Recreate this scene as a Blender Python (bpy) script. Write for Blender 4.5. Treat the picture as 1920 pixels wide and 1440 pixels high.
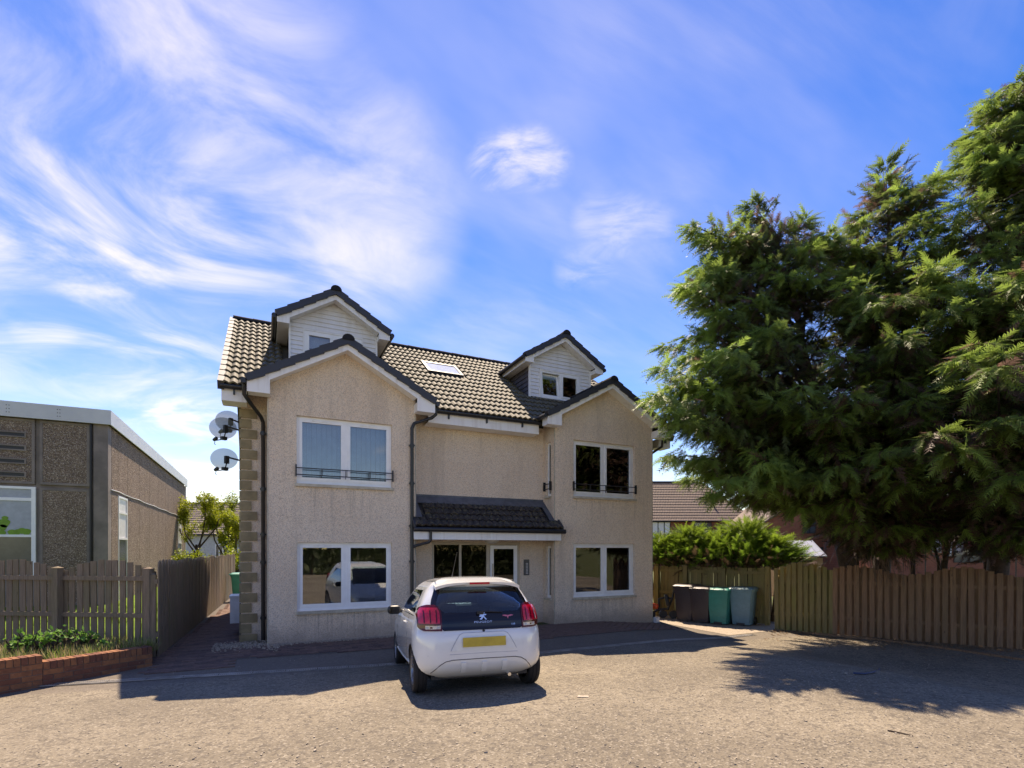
import bpy, bmesh, math, random
import numpy as np
from mathutils import Vector, Matrix
R = math.radians
random.seed(7); rng = np.random.default_rng(11)
scene = bpy.context.scene
for o in list(bpy.data.objects): bpy.data.objects.remove(o)

# ------------------------------------------------------------------ camera, sky, sun, exposure
H = 1.82; CX = 960.0; CY = 1030.0; F = 974.0; YAW = R(25.5)
SN, CS = math.sin(YAW), math.cos(YAW)
cam = bpy.data.cameras.new("camera"); camo = bpy.data.objects.new("camera", cam)
scene.collection.objects.link(camo); scene.camera = camo
cam.sensor_width = 36; cam.lens = F/1920*36; cam.shift_y = (CY-720)/1920
cam.clip_start = 0.05; cam.clip_end = 3000
camo.location = (0, 0, H); camo.rotation_euler = (R(90), 0, -YAW)

SUNV = Vector((0.17, 0.607, 1.0)).normalized()
SUN_STRENGTH = 2.35; SKY_STRENGTH = 0.076; EXPOSURE = 1.92
sun = bpy.data.lights.new("sun", 'SUN'); sun.energy = SUN_STRENGTH; sun.angle = R(0.53); sun.color = (1.0, 0.97, 0.92)
suno = bpy.data.objects.new("sun", sun); scene.collection.objects.link(suno)
suno.rotation_euler = (-SUNV).to_track_quat('-Z', 'Y').to_euler(); suno.location = (20, 60, 90)

world = bpy.data.worlds.new("World"); scene.world = world; world.use_nodes = True
def build_world():
    nt = world.node_tree; nt.nodes.clear(); N = nt.nodes.new; L = nt.links.new
    def math_(op, a, b=None, clamp=False):
        n = N('ShaderNodeMath'); n.operation = op; n.use_clamp = clamp
        for i, v in enumerate((a, b)):
            if v is None: continue
            if isinstance(v, (int, float)): n.inputs[i].default_value = v
            else: L(v, n.inputs[i])
        return n.outputs[0]
    def ramp(v, a, b):
        n = N('ShaderNodeMapRange'); n.interpolation_type = 'SMOOTHSTEP'
        L(v, n.inputs[0]); n.inputs[1].default_value = a; n.inputs[2].default_value = b
        return n.outputs[0]
    out = N('ShaderNodeOutputWorld'); bg = N('ShaderNodeBackground'); bg.inputs[1].default_value = SKY_STRENGTH
    L(bg.outputs[0], out.inputs[0])
    sky = N('ShaderNodeTexSky'); sky.sky_type = 'NISHITA'; sky.sun_disc = False
    sky.sun_elevation = math.asin(SUNV.z); sky.sun_rotation = math.atan2(SUNV.x, SUNV.y)
    sky.altitude = 100; sky.air_density = 1.0; sky.dust_density = 0.0; sky.ozone_density = 1.6
    hs = N('ShaderNodeHueSaturation'); hs.inputs['Hue'].default_value = 0.521; hs.inputs['Saturation'].default_value = 1.48; hs.inputs['Value'].default_value = 0.88
    L(sky.outputs[0], hs.inputs['Color'])
    tc = N('ShaderNodeTexCoord'); sep = N('ShaderNodeSeparateXYZ'); L(tc.outputs['Generated'], sep.inputs[0])
    z = math_('MAXIMUM', sep.outputs[2], 0.0)
    den = math_('ADD', z, 0.22)
    px = math_('DIVIDE', sep.outputs[0], den); py = math_('DIVIDE', sep.outputs[1], den)
    comb = N('ShaderNodeCombineXYZ'); L(px, comb.inputs[0]); L(py, comb.inputs[1])
    # high thin cloud: a slow cover noise times a streaked, warped noise
    def noise(vec, scale, detail, rough, loc=(0, 0, 0), rot=0, sc=(1, 1, 1), dist=0):
        m = N('ShaderNodeMapping'); m.inputs['Location'].default_value = loc; m.inputs['Rotation'].default_value = (0, 0, rot); m.inputs['Scale'].default_value = sc
        L(vec, m.inputs[0]); n = N('ShaderNodeTexNoise'); L(m.outputs[0], n.inputs['Vector'])
        n.inputs['Scale'].default_value = scale; n.inputs['Detail'].default_value = detail; n.inputs['Roughness'].default_value = rough
        n.inputs['Distortion'].default_value = dist
        return n.outputs[0]
    cov = noise(comb.outputs[0], 0.9, 3, 0.5, loc=(3.1, 1.2, 0))
    streak = noise(comb.outputs[0], 1.5, 9, 0.62, loc=(5.0, 2.0, 0), rot=R(35), sc=(0.55, 1.7, 1), dist=0.7)
    cirrus = math_('MULTIPLY', ramp(cov, 0.42, 0.72), ramp(streak, 0.36, 0.78))
    veil = math_('MULTIPLY', ramp(noise(comb.outputs[0], 0.7, 6, 0.6, loc=(1, 7, 2), rot=R(20), sc=(.6, 1.4, 1), dist=.4), 0.35, 0.8), 0.30)
    # the bright feathered bank that hangs over the school roof: nearness to a few directions
    def near(lst):
        acc = None
        for (ax, ay, rad, amp) in lst:
            u = (ax-CX)/F; d = Vector((SN+u*CS, CS-u*SN, (CY-ay)/F)).normalized()
            dp = N('ShaderNodeVectorMath'); dp.operation = 'DOT_PRODUCT'; L(tc.outputs['Generated'], dp.inputs[0]); dp.inputs[1].default_value = d
            v = math_('MULTIPLY', ramp(dp.outputs['Value'], math.cos(R(rad)), 1.0), amp)
            acc = v if acc is None else math_('MAXIMUM', acc, v)
        return acc
    acc = near(BANKS)
    fine = noise(tc.outputs['Generated'], 9.0, 9, 0.62, loc=(2.2, .7, 1.3), rot=R(30), sc=(.8, .8, 2.2), dist=.9)
    wisp = math_('MULTIPLY', near(WISPS), ramp(fine, 0.38, 0.72))
    tex = noise(comb.outputs[0], 2.3, 10, 0.58, loc=(9.2, 4.4, 0), rot=R(-28), sc=(0.85, 1.25, 1), dist=1.1)
    bank = math_('MULTIPLY', acc, math_('ADD', 0.10, math_('MULTIPLY', ramp(tex, 0.36, 0.80), 0.78)))
    # low fair-weather cumulus just above the roofs
    cum = noise(tc.outputs['Generated'], 5.5, 8, 0.55, loc=(0.35, 0.1, 0.0), sc=(1, 1, 2.2))
    low = math_('MULTIPLY', ramp(sep.outputs[2], 0.30, 0.04), ramp(cum, 0.56, 0.66))
    haze = math_('MULTIPLY', ramp(sep.outputs[2], 0.22, -0.02), 0.25)
    tot = math_('ADD', math_('ADD', math_('MULTIPLY', cirrus, 0.42), veil), math_('ADD', bank, wisp))
    tot = math_('MAXIMUM', tot, math_('MULTIPLY', low, 0.9)); tot = math_('MAXIMUM', tot, haze)
    tot = math_('MULTIPLY', math_('MINIMUM', tot, 1.0), 0.86)
    mix = N('ShaderNodeMix'); mix.data_type = 'RGBA'; L(tot, mix.inputs[0]); L(hs.outputs[0], mix.inputs[6]); mix.inputs[7].default_value = CLOUD
    L(mix.outputs[2], bg.inputs[0])
BANKS = [(300, 200, 18, .85), (160, 390, 19, 1.0), (400, 330, 14, .7), (650, 375, 12, .75), (300, 510, 13, .8), (85, 613, 4, 1.0), (350, 850, 8, 1.0)]
WISPS = [(920, 306, 2.6, .38), (960, 300, 2.8, .5), (1000, 297, 2.8, .5), (1035, 306, 2.2, .34), (1120, 408, 2.8, .2), (1165, 424, 3.4, .28), (1215, 432, 3.0, .2), (1075, 505, 2.4, .2), (1115, 492, 2.8, .24)]
CLOUD = (5.0, 5.05, 5.25, 1)
build_world()
scene.view_settings.view_transform = 'Standard'; scene.view_settings.look = 'None'
scene.view_settings.use_white_balance = True; scene.view_settings.white_balance_temperature = 8700; scene.view_settings.white_balance_tint = 14   # the photograph is balanced for open shade
scene.view_settings.exposure = EXPOSURE; scene.view_settings.gamma = 1; scene.view_settings.use_curve_mapping = False
scene.render.engine = 'CYCLES'
scene.cycles.max_bounces = 10; scene.cycles.transparent_max_bounces = 16

# ------------------------------------------------------------------ pixel helpers (a pixel gives a direction; depth comes from a surface)
def sm(a, b, t):
    t = max(0.0, min(1.0, (t-a)/(b-a))); return t*t*(3-2*t)
def gz(x, y):
    v = float(np.interp(y, [-99, 4.6, 8.6, 10.8, 99], [.16, .16, -.08, 0, 0]))
    k = sm(7.3, 9.3, x); return v*(1-k)-.13*k
def ray(px, py):
    u = (px-CX)/F; return Vector((SN+u*CS, CS-u*SN, (CY-py)/F))
def at(px, py, f): return Vector((0, 0, H))+ray(px, py)*f
def onY(px, py, Y):
    r = ray(px, py); return Vector((0, 0, H))+r*(Y/r.y)
def onX(px, py, X):
    r = ray(px, py); return Vector((0, 0, H))+r*(X/r.x)
def gnd(px, py):
    z = 0; r = ray(px, py)
    for _ in range(30):
        p = Vector((0, 0, H))+r*((z-H)/r.z); z = .5*z+.5*gz(p.x, p.y)
    return Vector((p.x, p.y, gz(p.x, p.y)))
def rf(r, f, z=0.0): return Vector((CS*r+SN*f, -SN*r+CS*f, z))   # metres right of / ahead of the camera

# ------------------------------------------------------------------ mesh helpers
COL = scene.collection
class MB:
    def __init__(s): s.v = []; s.f = []; s.m = []
    def add(s, vs, fs, mi=0):
        b = len(s.v); s.v += [tuple(v) for v in vs]; s.f += [tuple(b+i for i in f) for f in fs]; s.m += [mi]*len(fs); return s
    def quad(s, a, b, c, d, mi=0): return s.add([a, b, c, d], [(0, 1, 2, 3)], mi)
    def box(s, x0, x1, y0, y1, z0, z1, mi=0, M=None):
        vs = [Vector((x, y, z)) for z in (z0, z1) for y in (y0, y1) for x in (x0, x1)]
        if M is not None: vs = [M @ v for v in vs]
        return s.add(vs, [(0, 2, 3, 1), (4, 5, 7, 6), (0, 1, 5, 4), (2, 6, 7, 3), (0, 4, 6, 2), (1, 3, 7, 5)], mi)
    def prism(s, pts, d, mi=0):            # polygon (counter-clockwise seen against d) swept along d
        n = len(pts); d = Vector(d); a = [Vector(p) for p in pts]; b = [p+d for p in a]
        return s.add(a+b, [tuple(range(n-1, -1, -1)), tuple(range(n, 2*n))]+[(i, (i+1) % n, n+(i+1) % n, n+i) for i in range(n)], mi)
    def tube(s, pts, r, n=8, mi=0, cap=True):
        pts = [Vector(p) for p in pts]; rs = r if isinstance(r, (list, tuple)) else [r]*len(pts)
        rings = []; up = None
        for i, p in enumerate(pts):
            t = ((pts[min(i+1, len(pts)-1)]-p).normalized()+(p-pts[max(i-1, 0)]).normalized())
            t = t.normalized() if t.length > 1e-6 else Vector((0, 0, 1))
            if up is None: up = Vector((0, 0, 1)) if abs(t.z) < .9 else Vector((1, 0, 0))
            x = t.cross(up).normalized(); up = x.cross(t).normalized()
            rings.append([p+(x*math.cos(2*math.pi*k/n)+up*math.sin(2*math.pi*k/n))*rs[i] for k in range(n)])
        vs = [v for q in rings for v in q]
        fs = [(i*n+k, i*n+(k+1) % n, (i+1)*n+(k+1) % n, (i+1)*n+k) for i in range(len(pts)-1) for k in range(n)]
        if cap: fs += [tuple(range(n-1, -1, -1)), tuple((len(pts)-1)*n+k for k in range(n))]
        return s.add(vs, fs, mi)
    def lathe(s, prof, n=20, M=None, mi=0, cap=True):     # prof: (radius, height) about z
        vs = [Vector((r*math.cos(2*math.pi*k/n), r*math.sin(2*math.pi*k/n), h)) for r, h in prof for k in range(n)]
        if M is not None: vs = [M @ v for v in vs]
        fs = [(i*n+k, i*n+(k+1) % n, (i+1)*n+(k+1) % n, (i+1)*n+k) for i in range(len(prof)-1) for k in range(n)]
        if cap: fs += [tuple(range(n-1, -1, -1)), tuple((len(prof)-1)*n+k for k in range(n))]
        return s.add(vs, fs, mi)
    def mesh(s, name, mats, smooth=None):
        me = bpy.data.meshes.new(name); me.from_pydata(s.v, [], s.f); me.validate()
        for m in (mats if isinstance(mats, (list, tuple)) else [mats]): me.materials.append(m)
        if len(me.polygons) == len(s.m): me.polygons.foreach_set('material_index', s.m)
        if smooth: 
            me.polygons.foreach_set('use_smooth', [True]*len(me.polygons)); me.set_sharp_from_angle(angle=R(smooth))
        me.update(); return me
    def build(s, name, mats, parent=None, smooth=None, loc=None, **kw):
        o = link(name, s.mesh(name, mats, smooth), parent, loc); tag(o, **kw); return o
def link(name, data, parent=None, loc=None, rot=None, scale=None):
    o = bpy.data.objects.new(name, data); COL.objects.link(o)
    if parent is not None: o.parent = parent
    if loc is not None: o.location = loc
    if rot is not None: o.rotation_euler = rot
    if scale is not None: o.scale = scale
    return o
def tag(o, label=None, cat=None, group=None, kind=None):
    if label: o['label'] = label
    if cat: o['category'] = cat
    if group: o['group'] = group
    if kind: o['kind'] = kind
    return o
def thing(name, label, cat, loc=(0, 0, 0), rz=0.0, group=None):
    o = link(name, None, None, loc, (0, 0, rz)); o.empty_display_size = .2; return tag(o, label, cat, group)
def copy_tree(o, parent=None):
    c = o.copy(); COL.objects.link(c); c.parent = parent
    for ch in list(o.children): copy_tree(ch, c)
    return c
def bevel_box(sx, sy, sz, r, seg=2, taper=1.0):
    bm = bmesh.new(); bmesh.ops.create_cube(bm, size=1)
    for v in bm.verts:
        k = taper if v.co.z < 0 else 1.0
        v.co = Vector((v.co.x*sx*k, v.co.y*sy*k, v.co.z*sz))
    bmesh.ops.bevel(bm, geom=list(bm.edges), offset=r, segments=seg, affect='EDGES', profile=.5)
    return bm
def bm_obj(name, bm, mat, parent=None, loc=None, rot=None, smooth=40):
    me = bpy.data.meshes.new(name); bm.to_mesh(me); bm.free(); me.materials.append(mat)
    me.polygons.foreach_set('use_smooth', [True]*len(me.polygons)); me.set_sharp_from_angle(angle=R(smooth))
    return link(name, me, parent, loc, rot)
def tri_mesh(name, verts, tris, mats, colors=None, smooth=False):
    me = bpy.data.meshes.new(name); nv, nt_ = len(verts), len(tris)
    me.vertices.add(nv); me.vertices.foreach_set('co', np.asarray(verts, np.float32).ravel())
    me.loops.add(nt_*3); me.loops.foreach_set('vertex_index', np.asarray(tris, np.int32).ravel())
    me.polygons.add(nt_); me.polygons.foreach_set('loop_start', np.arange(0, nt_*3, 3, dtype=np.int32)); me.polygons.foreach_set('loop_total', np.full(nt_, 3, np.int32))
    for m in (mats if isinstance(mats, (list, tuple)) else [mats]): me.materials.append(m)
    if colors is not None:
        a = me.attributes.new('tint', 'FLOAT_COLOR', 'POINT'); c = np.ones((nv, 4), np.float32); c[:, :3] = colors; a.data.foreach_set('color', c.ravel())
    me.update(); me.validate(); return me

# ------------------------------------------------------------------ materials
def lerp3(a, b, t): return tuple(a[i]*(1-t)+b[i]*t for i in range(3))
class NT:
    def __init__(s, name):
        s.m = bpy.data.materials.new(name); s.m.use_nodes = True; s.t = s.m.node_tree
        s.b = s.t.nodes['Principled BSDF']; s.out = s.t.nodes['Material Output']
        g = s.t.nodes.new('ShaderNodeNewGeometry'); s.pos = g.outputs['Position']; s.geo = g
    def n(s, typ, **kw):
        x = s.t.nodes.new(typ)
        for k, v in kw.items(): setattr(x, k, v)
        return x
    def L(s, a, b): s.t.links.new(a, b)
    def map(s, sc=(1, 1, 1), rot=(0, 0, 0), src=None):
        m = s.n('ShaderNodeMapping'); s.L(src or s.pos, m.inputs[0]); m.inputs['Scale'].default_value = sc; m.inputs['Rotation'].default_value = rot; return m.outputs[0]
    def noise(s, scale, detail=4, rough=.55, vec=None, dist=0):
        x = s.n('ShaderNodeTexNoise'); s.L(vec or s.pos, x.inputs['Vector']); x.inputs['Scale'].default_value = scale
        x.inputs['Detail'].default_value = detail; x.inputs['Roughness'].default_value = rough; x.inputs['Distortion'].default_value = dist; return x.outputs[0]
    def voro(s, scale, vec=None, out='Color', rnd=1.0):
        x = s.n('ShaderNodeTexVoronoi'); s.L(vec or s.pos, x.inputs['Vector']); x.inputs['Scale'].default_value = scale; x.inputs['Randomness'].default_value = rnd; return x.outputs[out]
    def ramp(s, v, a, b, smooth=True):
        x = s.n('ShaderNodeMapRange'); x.interpolation_type = 'SMOOTHSTEP' if smooth else 'LINEAR'
        s.L(v, x.inputs[0]); x.inputs[1].default_value = a; x.inputs[2].default_value = b; return x.outputs[0]
    def mix(s, f, a, b, mode='MIX'):
        x = s.n('ShaderNodeMix', data_type='RGBA', blend_type=mode)
        for i, v in ((0, f), (6, a), (7, b)):
            if isinstance(v, (int, float)): x.inputs[i].default_value = v
            elif isinstance(v, tuple): x.inputs[i].default_value = (*v[:3], 1)
            else: s.L(v, x.inputs[i])
        return x.outputs[2]
    def math(s, op, a, b=0.0):
        x = s.n('ShaderNodeMath', operation=op)
        for i, v in ((0, a), (1, b)):
            if isinstance(v, (int, float)): x.inputs[i].default_value = v
            else: s.L(v, x.inputs[i])
        return x.outputs[0]
    def bump(s, h, strength=.5, dist=.01):
        x = s.n('ShaderNodeBump'); s.L(h, x.inputs['Height']); x.inputs['Strength'].default_value = strength; x.inputs['Distance'].default_value = dist
        s.L(x.outputs[0], s.b.inputs['Normal']); return x.outputs[0]
    def set(s, col=None, rough=.6, metal=0.0, spec=.5, coat=0.0):
        if col is not None:
            if isinstance(col, tuple): s.b.inputs['Base Color'].default_value = (*col[:3], 1)
            else: s.L(col, s.b.inputs['Base Color'])
        if isinstance(rough, (int, float)): s.b.inputs['Roughness'].default_value = rough
        else: s.L(rough, s.b.inputs['Roughness'])
        s.b.inputs['Metallic'].default_value = metal; s.b.inputs['Specular IOR Level'].default_value = spec
        s.b.inputs['Coat Weight'].default_value = coat; s.b.inputs['Coat Roughness'].default_value = .05
        return s.m
    def sep(s):
        x = s.n('ShaderNodeSeparateXYZ'); s.L(s.pos, x.inputs[0]); return x.outputs
    def rnd(s):
        return s.n('ShaderNodeObjectInfo').outputs['Random']

def plain(name, col, rough=.5, metal=0.0, spec=.5, vary=.12, scale=6.0, coat=0.0, bump=0.0, bscale=80):
    t = NT(name); nz = t.noise(scale, 6, .6)
    c = t.mix(t.ramp(nz, .3, .7), lerp3(col, (0, 0, 0), vary), tuple(min(1, x*(1+vary*.6)) for x in col))
    if bump: t.bump(t.noise(bscale, 4, .6), bump, .004)
    return t.set(c, rough, metal, spec, coat)

def mat_render():
    t = NT('roughcast_render')
    v = t.voro(115); sp = t.n('ShaderNodeSeparateColor'); t.L(v, sp.inputs[0])
    base = t.mix(t.ramp(t.noise(.9, 5, .6), .3, .7), (.86, .665, .49), (.92, .745, .57))
    c = t.mix(t.math('MULTIPLY', t.ramp(sp.outputs[0], .55, .80), .68), base, (.40, .30, .23))
    c = t.mix(t.math('MULTIPLY', t.ramp(sp.outputs[1], .62, .85), .75), c, (.84, .76, .66))
    v2 = t.noise(38, 3, .7); c = t.mix(t.math('MULTIPLY', t.ramp(v2, .52, .7), .45), c, (.40, .30, .23))
    # faint vertical weather streaks and a grubby splash zone with a ragged edge
    st = t.noise(1.0, 5, .65, t.map((2.6, 2.6, .22))); c = t.mix(t.math('MULTIPLY', t.ramp(st, .50, .75), .42), c, (.42, .33, .26))
    z = t.sep()[2]; zz = t.math('ADD', z, t.math('MULTIPLY', t.noise(3.5, 5, .65), .5))
    c = t.mix(t.math('MULTIPLY', t.ramp(zz, .70, .22), .6), c, (.30, .23, .19))
    xz = t.sep(); drip = t.ramp(t.noise(1.0, 4, .6, t.map((16, 16, .5))), .50, .74)
    for x0, x1, zs in ((.52, 2.46, 3.04), (.52, 2.46, .55), (6.81, 8.80, 3.07), (6.81, 8.80, .57)):
        k = t.math('MULTIPLY', t.math('GREATER_THAN', xz[0], x0), t.math('LESS_THAN', xz[0], x1)); k = t.math('MULTIPLY', k, t.math('LESS_THAN', xz[2], zs)); k = t.math('MULTIPLY', k, t.ramp(xz[2], zs-.95, zs))
        c = t.mix(t.math('MULTIPLY', t.math('MULTIPLY', k, drip), .55), c, (.36, .28, .22))
    t.bump(t.math('ADD', t.voro(95, out='Distance'), t.noise(45, 3, .6)), .8, .012)
    return t.set(c, .92, spec=.2)
def mat_asphalt():
    t = NT('worn_asphalt')
    big = t.noise(.45, 6, .62); mid = t.noise(3.2, 6, .6)
    base = t.mix(t.ramp(big, .32, .68), (.165, .138, .102), (.262, .220, .162))
    base = t.mix(t.math('MULTIPLY', t.ramp(mid, .5, .75), .5), base, (.150, .124, .092))
    sp = t.n('ShaderNodeSeparateColor'); t.L(t.voro(58), sp.inputs[0])
    c = t.mix(t.math('MULTIPLY', t.ramp(sp.outputs[0], .66, .92), .8), base, (.10, .085, .068))
    c = t.mix(t.math('MULTIPLY', t.ramp(sp.outputs[1], .80, .95), .5), c, (.40, .35, .28))
    sp2 = t.n('ShaderNodeSeparateColor'); t.L(t.voro(21), sp2.inputs[0])
    c = t.mix(t.math('MULTIPLY', t.ramp(sp2.outputs[0], .80, .95), .6), c, (.10, .085, .07))
    c = t.mix(t.math('MULTIPLY', t.ramp(t.noise(140, 2, .6), .5, .72), .5), c, (.12, .10, .085))
    tr = t.noise(.9, 5, .6, t.map((1.6, .35, 1), (0, 0, .35))); c = t.mix(t.math('MULTIPLY', t.ramp(tr, .50, .72), .38), c, (.15, .125, .095))
    oil = t.noise(2.1, 3, .5); c = t.mix(t.math('MULTIPLY', t.ramp(oil, .68, .76), .45), c, (.07, .06, .05))
    # newer dark strip laid along the drain
    xyz = t.sep(); ln = t.math('ADD', xyz[1], t.math('MULTIPLY', xyz[0], .075)); ln = t.math('ADD', ln, t.math('MULTIPLY', t.noise(1.3, 4, .6), .25))
    k = t.ramp(ln, 8.62, 8.80); c = t.mix(t.math('MULTIPLY', k, .62), c, (.15, .125, .105))
    h = t.math('ADD', t.math('MULTIPLY', t.voro(58, out='Distance'), 1.0), t.math('MULTIPLY', t.noise(30, 5, .7), 1.2))
    t.bump(h, .5, .011)
    return t.set(c, .9, spec=.2)
def mat_wood(name, a, b, green=.3, gcol=(.13, .13, .05)):
    t = NT(name); r = t.rnd()
    off = t.n('ShaderNodeVectorMath', operation='ADD'); t.L(t.pos, off.inputs[0])
    cmb = t.n('ShaderNodeCombineXYZ'); t.L(t.math('MULTIPLY', r, 37.0), cmb.inputs[2]); t.L(cmb.outputs[0], off.inputs[1])
    g = t.noise(9, 6, .65, t.map((5, 5, .32), src=off.outputs[0]), dist=.6)
    c = t.mix(t.ramp(g, .3, .72), a, b)
    c = t.mix(t.math('MULTIPLY', t.ramp(r, .0, 1.0, False), .42), c, lerp3(a, (.06, .045, .035), .4))
    gr = t.noise(1.7, 5, .6, t.map((1, 1, .6), src=off.outputs[0])); c = t.mix(t.math('MULTIPLY', t.ramp(gr, .42, .72), green), c, gcol)
    kn = t.voro(3.2, t.map((2.2, 2.2, .7), src=off.outputs[0]), 'Distance'); c = t.mix(t.math('MULTIPLY', t.ramp(kn, .10, .03), .7), c, (.05, .035, .025))
    t.bump(g, .5, .006); return t.set(c, .85, spec=.2)
def mat_tile(name, a, b, rough):
    t = NT(name); r = t.rnd()
    nz = t.noise(5, 6, .6); c = t.mix(t.ramp(nz, .3, .7), a, b)
    c = t.mix(t.math('MULTIPLY', r, .3), c, lerp3(a, (0, 0, 0), .4))
    c = t.mix(t.math('MULTIPLY', t.ramp(t.noise(16, 6, .7), .48, .70), .6), c, (.25, .215, .11))
    c = t.mix(t.math('MULTIPLY', t.ramp(t.noise(7, 4, .7), .62, .72), .6), c, (.11, .055, .03))
    t.bump(t.noise(120, 3, .6), .25, .003)
    return t.set(c, rough, spec=.22)
def mat_brick(name='wall_brick', a=(.31, .135, .066), b=(.18, .075, .05)):
    t = NT(name); r = t.rnd(); c = t.mix(t.ramp(r, .1, .9), a, b)
    c = t.mix(t.math('MULTIPLY', t.ramp(t.noise(14, 5, .65), .4, .7), .55), c, lerp3(b, (.05, .03, .03), .5))
    c = t.mix(t.math('MULTIPLY', t.ramp(t.noise(40, 3, .6), .6, .75), .35), c, (.5, .38, .26))
    t.bump(t.noise(70, 5, .65), .5, .006); return t.set(c, .88, spec=.2)
def mat_brickwall(name, a, b, mortar, w, h, space=None):
    t = NT(name); x = t.n('ShaderNodeTexBrick'); tc = t.n('ShaderNodeTexCoord')
    m = t.n('ShaderNodeMapping'); t.L(tc.outputs['Object'], m.inputs[0]); m.inputs['Rotation'].default_value = (R(90), 0, 0); t.L(m.outputs[0], x.inputs['Vector'])
    x.inputs['Color1'].default_value = (*a, 1); x.inputs['Color2'].default_value = (*b, 1); x.inputs['Mortar'].default_value = (*mortar, 1)
    x.inputs['Scale'].default_value = 1; x.inputs['Brick Width'].default_value = w; x.inputs['Row Height'].default_value = h; x.inputs['Mortar Size'].default_value = .01
    c = t.mix(t.math('MULTIPLY', t.ramp(t.noise(1.2, 5, .6), .4, .7), .4), x.outputs[0], lerp3(b, (0, 0, 0), .4)); return t.set(c, .9, spec=.2)
def mat_glass(name, tint=(.8, .86, .86), ior=1.75, rough=0.0):
    t = NT(name); t.t.nodes.remove(t.b)
    tr = t.n('ShaderNodeBsdfTransparent'); tr.inputs[0].default_value = (*tint, 1)
    gl = t.n('ShaderNodeBsdfGlossy'); gl.inputs['Roughness'].default_value = rough; gl.inputs[0].default_value = (1, 1, 1, 1)
    fr = t.n('ShaderNodeFresnel'); fr.inputs[0].default_value = ior
    mx = t.n('ShaderNodeMixShader'); t.L(fr.outputs[0], mx.inputs[0]); t.L(tr.outputs[0], mx.inputs[1]); t.L(gl.outputs[0], mx.inputs[2]); t.L(mx.outputs[0], t.out.inputs[0])
    return t.m
def mat_leaf(name, trans=.25, rough=.55, gain=1.0):
    t = NT(name); a = t.n('ShaderNodeAttribute'); a.attribute_name = 'tint'
    c = t.mix(t.math('MULTIPLY', t.ramp(t.noise(3, 3, .6), .35, .7), .35), a.outputs['Color'], t.mix(.5, a.outputs['Color'], (.02, .025, .01)))
    t.set(c, rough, spec=.35)
    tl = t.n('ShaderNodeBsdfTranslucent'); t.L(c, tl.inputs[0]); mx = t.n('ShaderNodeMixShader'); mx.inputs[0].default_value = trans
    t.L(t.b.outputs[0], mx.inputs[1]); t.L(tl.outputs[0], mx.inputs[2]); t.L(mx.outputs[0], t.out.inputs[0]); return t.m
def mat_aggregate():
    t = NT('exposed_aggregate'); sp = t.n('ShaderNodeSeparateColor'); t.L(t.voro(48), sp.inputs[0])
    base = t.mix(t.ramp(t.noise(1.3, 5, .6), .3, .7), (.20, .145, .105), (.26, .19, .14))
    c = t.mix(t.math('MULTIPLY', t.ramp(sp.outputs[0], .45, .9), .85), base, (.11, .075, .06)); c = t.mix(t.math('MULTIPLY', t.ramp(sp.outputs[1], .70, .92), .75), c, (.52, .43, .35))
    st = t.noise(1.0, 5, .6, t.map((3, 3, .15))); c = t.mix(t.math('MULTIPLY', t.ramp(st, .5, .75), .35), c, (.13, .10, .08))
    t.bump(t.voro(34, out='Distance'), .9, .02); return t.set(c, .9, spec=.2)
def mat_grass(name, a, b):
    t = NT(name); c = t.mix(t.ramp(t.noise(2.2, 6, .65), .3, .7), a, b); c = t.mix(t.math('MULTIPLY', t.ramp(t.noise(30, 4, .7), .45, .7), .5), c, lerp3(a, (0, 0, 0), .4))
    t.bump(t.noise(60, 4, .7), .8, .03); return t.set(c, .9, spec=.15)
def mat_cladding():
    t = NT('white_cladding'); st = t.noise(1.2, 5, .6, t.map((4, 4, .6)))
    c = t.mix(t.math('MULTIPLY', t.ramp(st, .45, .75), .35), (.74, .74, .76), (.50, .46, .40)); return t.set(c, .45, spec=.4)
def mat_trim():
    t = NT('white_upvc_trim'); st = t.noise(1.5, 5, .65, t.map((5, 5, .5)))
    c = t.mix(t.math('MULTIPLY', t.ramp(st, .46, .78), .42), (.80, .79, .78), (.45, .38, .32)); return t.set(c, .4, spec=.45)
def mat_mesh_dish():
    t = NT('perforated_dish_metal'); t.set((.17, .20, .21), .5, .2)
    tr = t.n('ShaderNodeBsdfTransparent'); mx = t.n('ShaderNodeMixShader'); mx.inputs[0].default_value = .33
    t.L(t.b.outputs[0], mx.inputs[1]); t.L(tr.outputs[0], mx.inputs[2]); t.L(mx.outputs[0], t.out.inputs[0]); return t.m

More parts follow.
